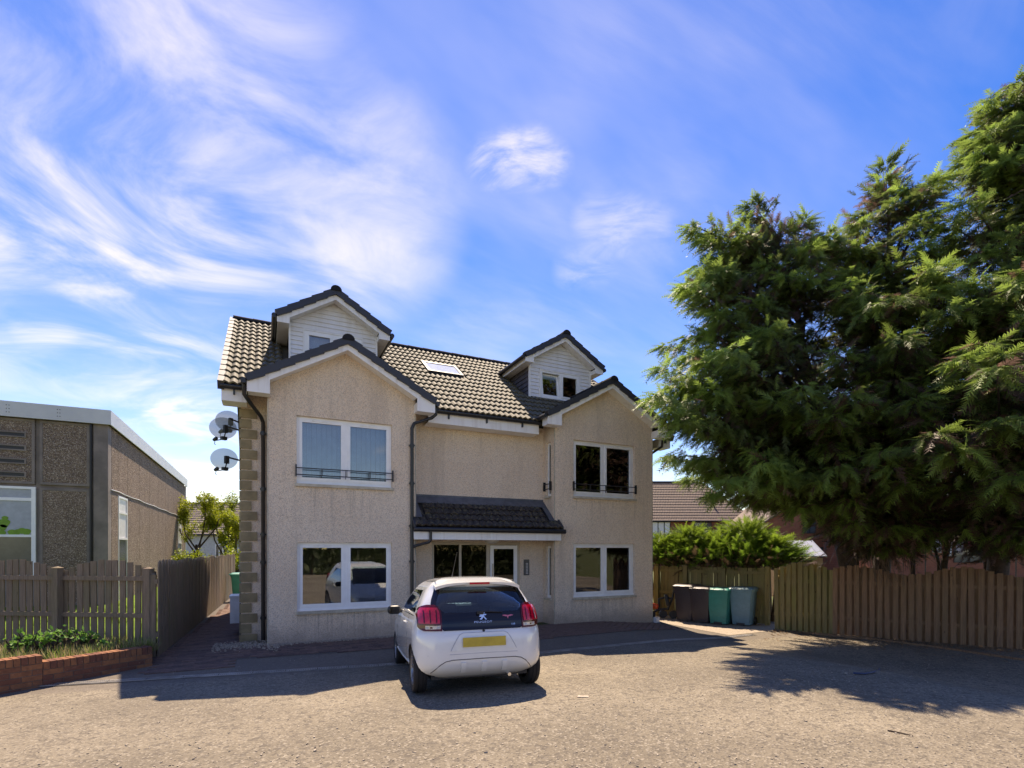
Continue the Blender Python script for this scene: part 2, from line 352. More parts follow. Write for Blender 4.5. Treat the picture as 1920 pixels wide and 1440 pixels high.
M = dict(
    render=mat_render(), asphalt=mat_asphalt(), tile=mat_tile('roof_tile_concrete', (.082, .072, .052), (.13, .115, .082), .72),
    shade_tone_tile=mat_tile('roof_tile_shade_tone', (.030, .026, .028), (.050, .042, .042), .6),  # same tile as the main roof, with its shade put into a darker colour
    verge=plain('black_verge_plastic', (.026, .027, .036), .45), ridge=plain('dark_ridge_concrete', (.022, .022, .026), .9, spec=.15), trim=mat_trim(), clad=mat_cladding(),
    dark_clad=plain('dark_cheek_boards', (.085, .075, .080), .6, vary=.3), gutter=plain('black_gutter_plastic', (.016, .016, .019), .35),
    upvc=plain('white_window_plastic', (.82, .82, .82), .28, vary=.05), glass=mat_glass('window_glass', (.80, .83, .83), 2.0),
    cream=plain('cream_sill_stone', (.50, .44, .34), .75, vary=.25, bump=.3), quoin=plain('tan_quoin_stone', (.26, .205, .115), .85, vary=.25, scale=5, bump=.5, bscale=60),
    blind=plain('blue_vertical_blind', (.40, .50, .62), .8, vary=.1), grey_blind=plain('grey_roller_blind', (.20, .20, .21), .8),
    dark_room=plain('dark_room_wall', (.34, .29, .27), .9), iron=plain('black_painted_iron', (.012, .012, .013), .45),
    lead=plain('lead_flashing', (.085, .095, .115), .5, vary=.3), beige_frame=plain('beige_screen_frame', (.50, .43, .33), .5),
    soffit=plain('beige_porch_soffit', (.50, .42, .32), .7), dark_glass=mat_glass('screen_glass', (.45, .38, .38), 1.5),
    wood_l=mat_wood('grey_brown_timber', (.28, .21, .15), (.16, .12, .088), .4), wood_r=mat_wood('brown_fence_timber', (.36, .205, .115), (.20, .115, .070), .2),
    wood_g=mat_wood('mossy_fence_timber', (.31, .24, .10), (.19, .14, .062), .6, (.21, .20, .055)),
    brick=mat_brick(), mortar=plain('mortar', (.16, .12, .10), .95, bump=.5), paver=mat_brick('block_paver', (.20, .125, .10), (.125, .085, .075)),
    sand=plain('paver_joint_sand', (.10, .082, .07), .95, bump=.6), concrete=plain('drain_concrete', (.20, .175, .145), .9, vary=.3, bump=.5), 
    galv=plain('galvanised_grating', (.36, .34, .32), .5, .5, vary=.3), slot_shade=plain('dark_slot', (.02, .018, .016), .9),
    gravel=plain('pale_gravel', (.36, .29, .22), .9, vary=.5, scale=60, bump=.8, bscale=70),
    aggregate=mat_aggregate(), school_conc=plain('smooth_concrete', (.23, .19, .165), .85, vary=.25, scale=2, bump=.3), fascia=plain('grey_metal_fascia', (.56, .57, .57), .45, vary=.08, scale=1.2),
    lawn=mat_grass('lawn_grass', (.10, .17, .018), (.16, .25, .03)), rough_grass=mat_grass('rough_grass', (.07, .09, .03), (.12, .12, .05)), soil=mat_grass('garden_soil', (.085, .065, .04), (.14, .11, .06)),
    bark=plain('conifer_bark', (.075, .050, .036), .9, vary=.4, scale=12, bump=.8, bscale=30), pale_bark=plain('cut_stem_bark', (.16, .105, .065), .9, vary=.4, scale=14, bump=.6, bscale=40),
    conifer=mat_leaf('conifer_foliage', .52, .5), leaf=mat_leaf('broad_leaf', .4, .5),
    white_paint=plain('white_car_paint', (.80, .80, .77), .22, vary=.02, coat=1.0), black_gloss=plain('black_gloss_panel', (.006, .006, .012), .06, vary=.1),
    car_glass=mat_glass('car_glass', (.62, .72, .76), 1.55), side_glass=mat_glass('tinted_side_glass', (.42, .38, .35), 1.7), black_plastic=plain('black_plastic', (.018, .018, .02), .45),
    tyre=plain('tyre_rubber', (.016, .015, .016), .8, bump=.3), rim=plain('wheel_silver', (.42, .42, .43), .3, .9, vary=.1), rim_dark=plain('wheel_dark', (.02, .02, .022), .4),
    red_lens=plain('red_lamp_lens', (.62, .006, .03), .08, vary=.25, scale=25, coat=.6), clear_lens=plain('clear_lamp_lens', (.66, .58, .48), .1, vary=.3, scale=60), dark_red=plain('dark_red_lamp_edge', (.10, .004, .010), .1),
    yellow=plain('yellow_number_plate', (.55, .40, .055), .4, vary=.12, scale=9), chrome=plain('chrome', (.75, .76, .78), .12, 1.0, vary=.02), pink=plain('pink_decal', (.62, .16, .26), .5),
    seat=plain('dark_seat_fabric', (.025, .026, .032), .9), seam=plain('panel_gap', (.10, .095, .09), .7), lamp_grey=plain('grey_reflector', (.45, .46, .48), .3),
    bin_dark=plain('dark_brown_bin_plastic', (.040, .030, .033), .45), bin_green=plain('teal_green_bin_plastic', (.018, .22, .175), .42), bin_blue=plain('grey_blue_bin_plastic', (.11, .225, .265), .42),
    orange=plain('orange_plastic', (.75, .085, .012), .4), dish=mat_mesh_dish(), white_box=plain('white_meter_box', (.70, .70, .70), .4),
    far_tile=plain('far_roof_tile', (.155, .105, .078), .8, vary=.3), far_brick=mat_brickwall('far_red_brick', (.33, .105, .055), (.26, .075, .045), (.20, .12, .09), .225, .075),
    far_white=plain('far_white_render', (.52, .52, .52), .9), grey_tile=plain('far_grey_tile', (.16, .125, .10), .85, vary=.3), far_frame=plain('dark_window_frame', (.02, .018, .018), .5), far_pane=plain('far_pane', (.07, .08, .09), .08),
    white_pane=plain('white_curtained_pane', (.70, .70, .70), .3), shed_roof=plain('grey_shed_roof', (.40, .41, .44), .5), shed_wood=plain('shed_wood', (.28, .16, .07), .8),
    cloth_white=plain('white_cloth', (.75, .75, .78), .9), cloth_navy=plain('navy_cloth', (.03, .04, .09), .9), cloth_grey=plain('grey_cloth', (.36, .33, .36), .9), cloth_pink=plain('pink_cloth', (.62, .10, .22), .9), cloth_yellow=plain('yellow_cloth', (.62, .5, .06), .9),
    stone=plain('loose_stone', (.36, .30, .23), .9, vary=.5, scale=40), litter=plain('dry_leaf_litter', (.27, .16, .08), .9, vary=.6, scale=50), hose=plain('blue_hose', (.03, .05, .12), .4), paper=plain('pale_scrap', (.70, .55, .42), .8),
    poster_green=plain('green_paper', (.18, .33, .04), .8), school_pane=plain('school_net_curtain', (.36, .39, .43), .35), school_dark=plain('school_dark_pane', (.085, .095, .09), .15), steel=plain('steel_button_panel', (.10, .10, .11), .35, .6),
)
# ------------------------------------------------------------------ ground
WALL_A = Vector((-1.66, 10.0, 0)); WALL_D = Vector((-.84, -.543, 0)).normalized()      # low brick wall, running left from the gate post
FEN_A = Vector((-1.66, 10.6, 0)); FEN_D = Vector((-.848, .53, 0)).normalized()         # bow-top fence behind it
RF_C = Vector((11.2, 8.67, 0)); RF_D = Vector((13.3, 4.83, 0)); RF_DIR = (RF_D-RF_C).normalized(); RF_N = Vector((-RF_DIR.y, RF_DIR.x, 0))  # RF_N points away from the yard
BF_A = Vector((10.42, 12.1, 0)); BF_B = Vector((11.75, 9.2, 0)); BF_DIR = (BF_B-BF_A).normalized()
def side_of(p, a, d): return d.x*(p[1]-a.y)-d.y*(p[0]-a.x)
def grid_sheet(xs, ys, keep, dz):
    mb = MB(); idx = {}
    def vi(i, j):
        if (i, j) not in idx:
            idx[(i, j)] = len(mb.v); mb.v.append((xs[i], ys[j], gz(xs[i], ys[j])+dz))
        return idx[(i, j)]
    for i in range(len(xs)-1):
        for j in range(len(ys)-1):
            if keep((xs[i]+xs[i+1])/2, (ys[j]+ys[j+1])/2):
                mb.f.append((vi(i, j), vi(i+1, j), vi(i+1, j+1), vi(i, j+1))); mb.m.append(0)
    return mb
fine = [x*.5 for x in range(-32, 41)]
xs = [-700, -300, -120, -60, -30]+fine+[30, 60, 120, 300, 700]; ys = xs
grid_sheet(xs, ys, lambda x, y: True, -.012).build('ground', M['rough_grass'], smooth=60, kind='structure')
def in_yard(x, y):
    if y > 11.0 or y < -14 or x < -15.5: return False
    if side_of((x, y), WALL_A, WALL_D) < -.35 and x < -1.4: return False
    if (Vector((x, y, 0))-RF_C).dot(RF_N) > .35 and y < 8.9: return False
    if x > 12.5 and y > 8: return False
    return True
grid_sheet(fine, fine, in_yard, 0.0).build('yard_asphalt', M['asphalt'], smooth=60, kind='structure')
# sandy strip by the bins, beyond the drain
mb = grid_sheet([x*.25 for x in range(34, 49)], [y*.25 for y in range(34, 52)], lambda x, y: x > 9.45 and (Vector((x, y, 0))-BF_A).dot(Vector((BF_DIR.y, -BF_DIR.x, 0))) > -1.6 and y > 8.55+.0*x, .006)
mb.build('gravel_strip', M['gravel'], kind='structure')
# lawn beyond the left fence and planting bed behind the brick wall
lawn = MB()
fl = FEN_A+FEN_D*9
lawn.add([(-1.66, 10.75, .10), (-1.62, 40, .1), (-30, 40, .1), (-30, 14, .2), (fl.x, fl.y+.1, .16)], [(0, 1, 2, 3, 4)])
lawn.build('lawn', M['lawn'], kind='structure')
bed = MB(); nseg = 14
W2 = WALL_A+WALL_D*12
for i in range(nseg):
    a0 = WALL_A+WALL_D*(12*i/nseg); a1 = WALL_A+WALL_D*(12*(i+1)/nseg)
    b0 = FEN_A+FEN_D*(9*i/nseg); b1 = FEN_A+FEN_D*(9*(i+1)/nseg)
    off = Vector((.05, .1, 0))
    za0, za1 = .16+.05*math.sin(i*1.7), .16+.05*math.sin((i+1)*1.7)
    bed.quad((a0.x, a0.y+.08, za0), (b0.x, b0.y+.05, .16), (b1.x, b1.y+.05, .18), (a1.x, a1.y+.08, za1))
bed.build('planting_bed', M['soil'], kind='structure')

# ------------------------------------------------------------------ block paving
PB = lambda x: float(np.interp(x, [-1.7, 2.1, 5.1, 8.3, 9.4], [9.96, 9.68, 9.43, 9.58, 9.7]))
pav = thing('block_paving', 'brown block paving along the foot of the house and down its side path', 'paving'); pav['kind'] = 'structure'; del pav['category']; del pav['label']
base = MB()
xsb = [-1.7+.37*i for i in range(31)]
for a, b in zip(xsb[:-1], xsb[1:]):
    base.quad((a, PB(a), gz(a, PB(a))+.004), (b, PB(b), gz(b, PB(b))+.004), (b, 10.95, gz(b, 10.95)+.004), (a, 10.95, gz(a, 10.95)+.004))
base.quad((-1.75, 10.95, .004), (-.38, 10.95, .004), (-.38, 24, .004), (-1.35, 24, .004))
base.build('sand_bed', M['sand'], pav)
pm = MB(); pm.box(-.097, .097, -.047, .047, -.02, .012); paver_me = pm.mesh('paver', M['paver'])
cells = []
row = 0; y = 9.40
while y < 20:
    x = -1.72+(.1 if row % 2 else 0)
    while x < 9.2:
        ok = (y < 10.86 and y > PB(x)+.05) or (x < -.46 and y < 20 and x > -1.60+.06*(y-10))
        if ok and not (10.3 < y < 10.95 and -.40 < x < .0 and False): cells.append((x, y))
        x += .2
    y += .1; row += 1
cells.sort(key=lambda c: abs(c[0]+.4)*.9+abs(c[1]-10)*.8)
rest = MB()
for i, (x, y) in enumerate(cells):
    dz = random.uniform(-.004, .003); rz = random.uniform(-.02, .02)
    if i < 290: link('paver', paver_me, pav, (x, y, gz(x, y)+.004+dz), (random.uniform(-.012, .012), random.uniform(-.012, .012), rz))
    else: rest.box(-.097, .097, -.047, .047, -.01, .012, M=Matrix.Translation((x, y, gz(x, y)+.004+dz)) @ Matrix.Rotation(rz, 4, 'Z'))
rest.build('farther_pavers', M['paver'], pav, kind='stuff')

# ------------------------------------------------------------------ slot drain
dr = thing('slot_drain', 'long grated slot drain crossing the asphalt in front of the house', 'drain')
def dpt(t):   # along the drain
    x = -2.95+t; return Vector((x, float(np.interp(x, [-2.95, 1.85, 4.5, 10.4], [9.26, 8.57, 8.28, 8.32])), 0))
cc = MB(); T = [i*.45 for i in range(30)]
for a, b in zip(T[:-1], T[1:]):
    p, q = dpt(a), dpt(b); zp, zq = gz(p.x, p.y), gz(q.x, q.y)
    for y0, y1 in ((-.088, -.068), (.068, .088)):
        cc.quad((p.x, p.y+y0, zp+.006), (q.x, q.y+y0, zq+.006), (q.x, q.y+y1, zq+.006), (p.x, p.y+y1, zp+.006))
    cc.quad((p.x, p.y-.068, zp+.003), (q.x, q.y-.068, zq+.003), (q.x, q.y+.068, zq+.003), (p.x, p.y+.068, zp+.003), 1)  # flat near-black strip painted as the shade inside the channel
cc.build('channel', [M['concrete'], M['slot_shade']], dr)
gm = MB()
for k in range(18): gm.box(.012+k*.0253, .012+k*.0253+.011, -.052, .052, -.002, .008)
gm.box(0, .455, -.066, -.050, -.002, .010); gm.box(0, .455, .050, .066, -.002, .010)
gme = gm.mesh('grating', M['galv'])
for i in range(28):
    p, q = dpt(i*.46+.03), dpt(i*.46+.48); zp, zq = gz(p.x, p.y), gz(q.x, q.y)
    link('grating', gme, dr, (p.x, p.y, zp+.006), (0, -math.atan2(zq-zp, .45), math.atan2(q.y-p.y, q.x-p.x)))

# ------------------------------------------------------------------ the house
house = thing('house', 'beige roughcast block of flats with two gabled bays and tiled roof', 'house', (0, 0, 0))
Y1, YC = 10.88, 11.45; XL, XR = -.41, 9.78; YB = 18.55
LB = (.06, 2.91); RB = (6.33, 9.33)
def wall_y(mb, x0, x1, z0, z1, y, holes=(), depth=.12, mi=0):
    xs_ = sorted({x0, x1, *[h[0] for h in holes], *[h[1] for h in holes]}); zs = sorted({z0, z1, *[h[2] for h in holes], *[h[3] for h in holes]})
    for a, b in zip(xs_[:-1], xs_[1:]):
        for c, d in zip(zs[:-1], zs[1:]):
            if any(h[0] <= (a+b)/2 <= h[1] and h[2] <= (c+d)/2 <= h[3] for h in holes): continue
            mb.quad((a, y, c), (b, y, c), (b, y, d), (a, y, d), mi)
    for h in holes:
        a, b, c, d = h[:4]; e = y+depth
        mb.quad((a, y, c), (a, y, d), (a, e, d), (a, e, c), mi); mb.quad((b, y, c), (b, e, c), (b, e, d), (b, y, d), mi)
        mb.quad((a, y, d), (b, y, d), (b, e, d), (a, e, d), mi); mb.quad((a, y, c), (a, e, c), (b, e, c), (b, y, c), mi)
def wall_x(mb, y0, y1, z0, z1, x, face, holes=(), depth=.12, mi=0):   # face -1 looks to -X, +1 to +X
    ys_ = sorted({y0, y1, *[h[0] for h in holes], *[h[1] for h in holes]}); zs = sorted({z0, z1, *[h[2] for h in holes], *[h[3] for h in holes]})
    for a, b in zip(ys_[:-1], ys_[1:]):
        for c, d in zip(zs[:-1], zs[1:]):
            if any(h[0] <= (a+b)/2 <= h[1] and h[2] <= (c+d)/2 <= h[3] for h in holes): continue
            q = [(x, a, c), (x, b, c), (x, b, d), (x, a, d)]
            mb.quad(*(q if face > 0 else q[::-1]), mi)
    for h in holes:
        a, b, c, d = h[:4]; e = x-face*depth
        for q in ([(x, a, c), (x, a, d), (e, a, d), (e, a, c)], [(x, b, c), (e, b, c), (e, b, d), (x, b, d)], [(x, a, d), (x, b, d), (e, b, d), (e, a, d)], [(x, a, c), (e, a, c), (e, b, c), (x, b, c)]): mb.quad(*q, mi)
ZB = -.25
W = {'ul': (.565, 2.41, 3.10, 4.42), 'll': (.575, 2.41, .61, 1.955), 'ur': (6.862, 8.746, 3.13, 4.52), 'lr': (6.862, 8.746, .63, 1.965)}
SWL = (11.06, 11.30, .62, 1.90); SWU = (11.06, 11.30, 3.13, 4.45)
SCR = (3.44, 5.68, ZB, 2.00)
tanb = .56
bays = {'l': dict(xc=1.485, hw=1.79, zp=5.97), 'r': dict(xc=7.83, hw=1.87, zp=6.07)}
wm = MB()
for k, (a, b), hs in (('l', LB, (W['ul'], W['ll'])), ('r', RB, (W['ur'], W['lr']))):
    B = bays[k]; ze = B['zp']-.14-(B['xc']-a)*tanb
    wall_y(wm, a, b, ZB, ze, Y1, hs)
    wm.add([(a, Y1, ze), (b, Y1, ze), (B['xc'], Y1, B['zp']-.14)], [(0, 1, 2)])
    wall_x(wm, Y1, YC, ZB, ze, a, -1, (SWL, SWU) if k == 'r' else ()); wall_x(wm, Y1, YC, ZB, ze, b, 1)
wall_y(wm, XL, LB[0], ZB, 4.85, YC); wall_y(wm, LB[1], RB[0], ZB, 4.85, YC, (SCR,), .10); wall_y(wm, RB[1], XR, ZB, 4.85, YC)
wm.quad((XR, YB, ZB), (XL, YB, ZB), (XL, YB, 4.85), (XR, YB, 4.85))
wall_x(wm, YC, YB, ZB, 4.85, XL, -1); wall_x(wm, YC, YB, ZB, 4.85, XR, 1)
yr, zr = 15.0, 7.62
wm.add([(XL, YC, 4.85), (XL, YB, 4.85), (XL, yr, 7.50)], [(0, 2, 1)]); wm.add([(XR, YC, 4.85), (XR, YB, 4.85), (XR, yr, 7.50)], [(0, 1, 2)])
wm.build('wall', M['render'], house)
cb = MB()   # pale render beads on the bay corners
for x, y, zt in ((LB[0], Y1, 4.9), (LB[1], Y1, 4.9), (RB[0], Y1, 4.9), (RB[1], Y1, 4.9)): cb.box(x-.010, x+.010, y-.006, y+.012, gz(x, y)-.02, zt)
cb.build('corner_bead', M['cream'], house)
# dark rooms behind the glass, so that no daylight leaks through the shell
dk = MB()
for k in W:
    a, b, c, d = W[k]; dk.box(a-.3, b+.3, Y1+.25, Y1+3.2, c-.5, d+.3)
for f in range(len(dk.f)):
    pass
# open the side of each room that faces the window
dk2 = MB()
for k in W:
    a, b, c, d = W[k]; a -= .3; b += .3; c -= .5; d += .3; y0, y1 = Y1+.13, Y1+3.4
    dk2.quad((a, y1, c), (b, y1, c), (b, y1, d), (a, y1, d)); dk2.quad((a, y0, c), (a, y1, c), (a, y1, d), (a, y0, d)); dk2.quad((b, y0, c), (b, y1, c), (b, y1, d), (b, y0, d))
    dk2.quad((a, y0, c), (b, y0, c), (b, y1, c), (a, y1, c)); dk2.quad((a, y0, d), (b, y0, d), (b, y1, d), (a, y1, d))
dk2.build('room_interior', M['dark_room'], house)

def window(a, b, c, d, y, blind=None, sill=True, vents=True, open_sash=None, yglass=.07, fr=.05, stile=.055):
    """white two-light window set in an opening of a wall that faces -Y"""
    yf = y+yglass
    w = MB(); xm = (a+b)/2
    for x0, x1, z0, z1 in ((a, a+fr, c, d), (b-fr, b, c, d), (a+fr, b-fr, d-fr, d), (a+fr, b-fr, c, c+fr*1.5), (xm-.035, xm+.035, c+fr*1.5, d-fr)):
        w.box(x0, x1, yf, yf+.07, z0, z1)
    wo = w.build('window', M['upvc'], house)
    for i, (p, q) in enumerate(((a+fr, xm-.035), (xm+.035, b-fr))):
        z0, z1 = c+fr*1.5, d-fr; s = MB(); o = -.014
        for x0, x1, u0, u1 in ((p, p+stile, z0, z1), (q-stile, q, z0, z1), (p+stile, q-stile, z1-stile, z1), (p+stile, q-stile, z0, z0+stile)): s.box(x0, x1, o, .05, u0, u1)
        if open_sash == i:
            s.v = [(v[0], v[1], v[2]-z0) for v in s.v]; so = s.build('sash', M['upvc'], wo, loc=(0, yf+.03, z0)); so.rotation_euler = (R(-7), 0, 0)
            g = MB(); g.box(p+stile, q-stile, .012, .018, stile, z1-z0-stile); go = g.build('pane', M['glass'], wo, loc=(0, yf+.03, z0)); go.rotation_euler = (R(-7), 0, 0)
        else:
            s.build('sash', M['upvc'], wo, loc=(0, yf, 0))
            g = MB(); g.box(p+stile, q-stile, .014, .020, z0+stile, z1-stile); go = g.build('pane', M['glass'], wo, loc=(0, yf, 0)); go.rotation_euler = (random.uniform(-.0025, .0025), 0, random.uniform(-.003, .003))
        if vents:
            vb = MB(); m = (p+q)/2; vb.box(m-.18, m+.18, yf-.026, yf-.013, z1-.03, z1-.008); vb.build('trickle_vent', M['trim'], wo)
        if i == 1:
            h = MB(); h.box(p+stile*.25, p+stile*.6, yf-.03, yf-.014, (z0+z1)/2-.07, (z0+z1)/2+.05); h.build('handle', M['upvc'], wo)
    ws = MB(); ws.box(a+.005, b-.005, yf-.035, yf+.001, c+.001, c+.03); ws.build('sill', M['upvc'], wo)
    if sill:
        st = MB(); st.box(a-.03, b+.03, y-.05, y+.12, c-.055, c-.002); st.build('stone_sill', M['cream'], wo)
    if blind == 'vertical':
        n = 17; wdt = (b-a-.2)/n
        bl = MB()
        for i in range(n):
            x = a+.1+i*wdt; bl.quad((x, yf+.16, c+.06), (x+wdt*.98, yf+.19, c+.06), (x+wdt*.98, yf+.19, d-.06), (x, yf+.16, d-.06))
        bl.build('blind', M['blind'], wo)
    elif blind == 'roller':
        bl = MB(); bl.box(a+.06, b-.06, yf+.13, yf+.14, c+(d-c)*.42, d-.05); bl.build('blind', M['grey_blind'], wo)
    elif blind == 'half':
        bl = MB(); bl.box(a+.06, b-.06, yf+.11, yf+.12, c+(d-c)*.55, d-.05); bl.build('blind', M['blind'], wo)
    return wo
window(*W['ul'], Y1, blind='vertical'); window(*W['ll'], Y1); window(*W['ur'], Y1); window(*W['lr'], Y1, blind='roller')
for h in (SWL, SWU):   # slim lights in the return of the right-hand bay
    a, b, c, d = h; x = RB[0]; w = MB()
    for y0, y1, z0, z1 in ((a, a+.04, c, d), (b-.04, b, c, d), (a+.04, b-.04, d-.05, d), (a+.04, b-.04, c, c+.06)): w.box(x+.05, x+.11, y0, y1, z0, z1)
    wo = w.build('window', M['upvc'], house)
    g = MB(); g.box(x+.075, x+.081, a+.04, b-.04, c+.06, d-.05); g.build('pane', M['glass'], wo)
    s = MB(); s.box(x-.05, x+.05, a-.03, b+.03, c-.05, c-.002); s.build('stone_sill', M['cream'], wo)
# iron guard rails on the upper windows
def railing(a, b, z, y):
    m = MB(); m.tube([(a-.01, y-.045, z+.30), (b+.01, y-.045, z+.30)], .011, 6); m.tube([(a-.01, y-.045, z+.17), (b+.01, y-.045, z+.17)], .011, 6)
    for x in (a-.01, b+.01): m.box(x-.012, x+.012, y-.06, y+.01, z+.13, z+.36)
    for t in (.25, .5, .75):
        x = a+(b-a)*t; m.box(x-.02, x-.008, y-.052, y-.038, z+.12, z+.31); m.box(x+.004, x+.016, y-.052, y-.038, z+.16, z+.31)
    m.build('guard_rail', M['iron'], house)
railing(W['ul'][0], W['ul'][1], 3.10, Y1); railing(W['ur'][0], W['ur'][1], 3.13, Y1)
m = MB(); m.tube([(RB[0]-.05, 11.03, 3.42), (RB[0]-.05, 11.33, 3.42)], .012, 6); m.tube([(RB[0]-.05, 11.03, 3.30), (RB[0]-.05, 11.33, 3.30)], .012, 6); m.box(RB[0]-.065, RB[0]+.01, 11.02, 11.04, 3.26, 3.48); m.box(RB[0]-.065, RB[0]+.01, 11.32, 11.34, 3.26, 3.48)
m.build('guard_rail', M['iron'], house)
# quoins
qv = {}
for nm, wd in (('long', .285), ('short', .185)):
    q = MB(); q.prism([(0, -.03, 0), (wd, -.03, 0), (wd, .05, 0), (.05, .05, 0), (.05, wd, 0), (-.03, wd, 0), (-.03, 0, 0)], (0, 0, .172)); qv[nm] = q.mesh('quoin', M['quoin'])
for i in range(24):
    z = -.02+i*.2008
    if z+.18 < 4.72: link('quoin', qv['long' if i % 2 == 0 else 'short'], house, (XL, YC, z))

# ---- roofs
TW, TG = .27, .325
def tile_mesh(name, mat, w=TW, g=TG):
    mb = MB(); n = 8; ln = g+.06
    prof = [(i/n*w, .019*(1-math.cos(2*math.pi*2*i/n))+.004*(i % 2)) for i in range(n+1)]
    b = [(x-w/2, 0, h+.046) for x, h in prof]+[(x-w/2, ln, h+.006) for x, h in prof]+[(x-w/2, .002, h+.010) for x, h in prof]
    N_ = n+1
    mb.add(b, [(i, i+1, N_+i+1, N_+i) for i in range(n)]+[(2*N_+i, 2*N_+i+1, i+1, i) for i in range(n)])
    return mb
PITCH = math.atan(.6925); cp, sp = math.cos(PITCH), math.sin(PITCH)
EY, EZ = 11.0, 4.90
roof = MB()
RX0, RX1 = -.72, 10.10
roof.quad((RX0, EY, EZ), (RX1, EY, EZ), (RX1, yr, EZ+(yr-EY)*.6925), (RX0, yr, EZ+(yr-EY)*.6925))
zrr = EZ+(yr-EY)*.6925
roof.quad((RX1, yr, zrr), (RX1, 2*yr-EY, EZ), (RX0, 2*yr-EY, EZ), (RX0, yr, zrr))
roof.v += []; roofo = roof.build('roof', M['tile'], house)
D = {'l': dict(xc=1.445, hw=1.22, zp=7.63, fa=.50, fb=2.39), 'r': dict(xc=7.425, hw=1.25, zp=7.73, fa=6.45, fb=8.40)}
tand = .61; YD = 12.42; YDF = 12.15
SK = [Vector(v) for v in ()]
def roof_hit(px, py):
    r = ray(px, py); n = Vector((0, -.6925, 1)); p0 = Vector((0, EY, EZ)); c = Vector((0, 0, H)); t = (p0-c).dot(n)/r.dot(n); return c+r*t
s0, s1, s2, s3 = roof_hit(787, 683), roof_hit(852, 692), roof_hit(868, 709), roof_hit(806, 703)
skx0, skx1 = (s0.x+s3.x)/2, (s1.x+s2.x)/2; sky0, sky1 = (s2.y+s3.y)/2, (s0.y+s1.y)/2
tme = tile_mesh('tile', M['tile']).mesh('tile', M['tile'], 50)
tiles = []; rows = int((yr-EY)/cp/TG)+1
for r_ in range(rows):
    for c_ in range(int((RX1-RX0)/TW)+1):
        x = RX0+TW/2+c_*TW; s = r_*TG-.06; y = EY+s*cp; z = EZ+s*sp; yc = y+.16*cp; zc = z+.16*sp
        if x > RX1-.05 or y > yr-.12: continue
        if any(abs(x-B['xc']) < B['hw']+.05 and zc < B['zp']-abs(x-B['xc'])*tanb-.12 for B in bays.values()): continue
        if any(d['fa']-.02 < x < d['fb']+.02 and yc > YD+.1 and zc < d['zp']-abs(x-d['xc'])*tand-.1 for d in D.values()): continue
        if skx0-.05 < x < skx1+.05 and sky0-.12 < y+.16*cp < sky1+.05: continue
        f = SN*x+CS*y; tiles.append((f, x, y, z))
tiles.sort()
rest = MB(); tsrc = tile_mesh('t', None)
NEAR = 236
for i, (f, x, y, z) in enumerate(tiles):
    a = PITCH+random.uniform(-.006, .006)
    if i < NEAR: link('tile', tme, roofo, (x, y, z+.004), (a, 0, random.uniform(-.006, .006)))
    else:
        Mx = Matrix.Translation((x, y, z+.004)) @ Matrix.Rotation(a, 4, 'X') @ Matrix.Rotation(random.uniform(-.006, .006), 4, 'Z')
        rest.add([Mx @ Vector(v) for v in tsrc.v], tsrc.f)
rest.build('farther_tiles', M['tile'], roofo, 50, kind='stuff')
rt = MB()
for k in range(10): rt.v.append((0, .12*math.cos(math.pi*k/9), .11*math.sin(math.pi*k/9)))
for k in range(10): rt.v.append((.45, .112*math.cos(math.pi*k/9), .102*math.sin(math.pi*k/9)))
rt.f = [(k, k+1, 11+k, 10+k) for k in range(9)]+[tuple(range(10))]; rt.m = [0]*10
rte = rt.mesh('ridge_tile', M['ridge'], 50)
for k in range(24): link('ridge_tile', rte, roofo, (RX0+.01+k*.449, yr, zrr+.0), (0, 0, 0))
vc = MB(); vc.box(-.06, .05, 0, TG+.05, -.10, .065); vce = vc.mesh('verge_cap', M['verge'])
for k in range(rows):
    s = k*TG-.06
    for xv in (RX0, RX1): link('verge_cap', vce, roofo, (xv, EY+s*cp, EZ+s*sp+.006), (PITCH-.03, 0, 0))
# skylight
sk = MB(); ln = (sky1-sky0)/cp; Mx = Matrix.Translation((skx0, sky0, EZ+(sky0-EY)*.6925)) @ Matrix.Rotation(PITCH, 4, 'X')
wsk = skx1-skx0
for q in ((0, .07, 0, ln), (wsk-.07, wsk, 0, ln), (.07, wsk-.07, 0, .07), (.07, wsk-.07, ln-.07, ln)): sk.box(q[0], q[1], q[2], q[3], .0, .10, M=Mx)
sko = sk.build('skylight', M['verge'], house); g = MB(); g.box(.07, wsk-.07, .07, ln-.07, .05, .085, M=Mx); g.build('pane', plain('skylight_pane', (.62, .66, .70), .12), sko)

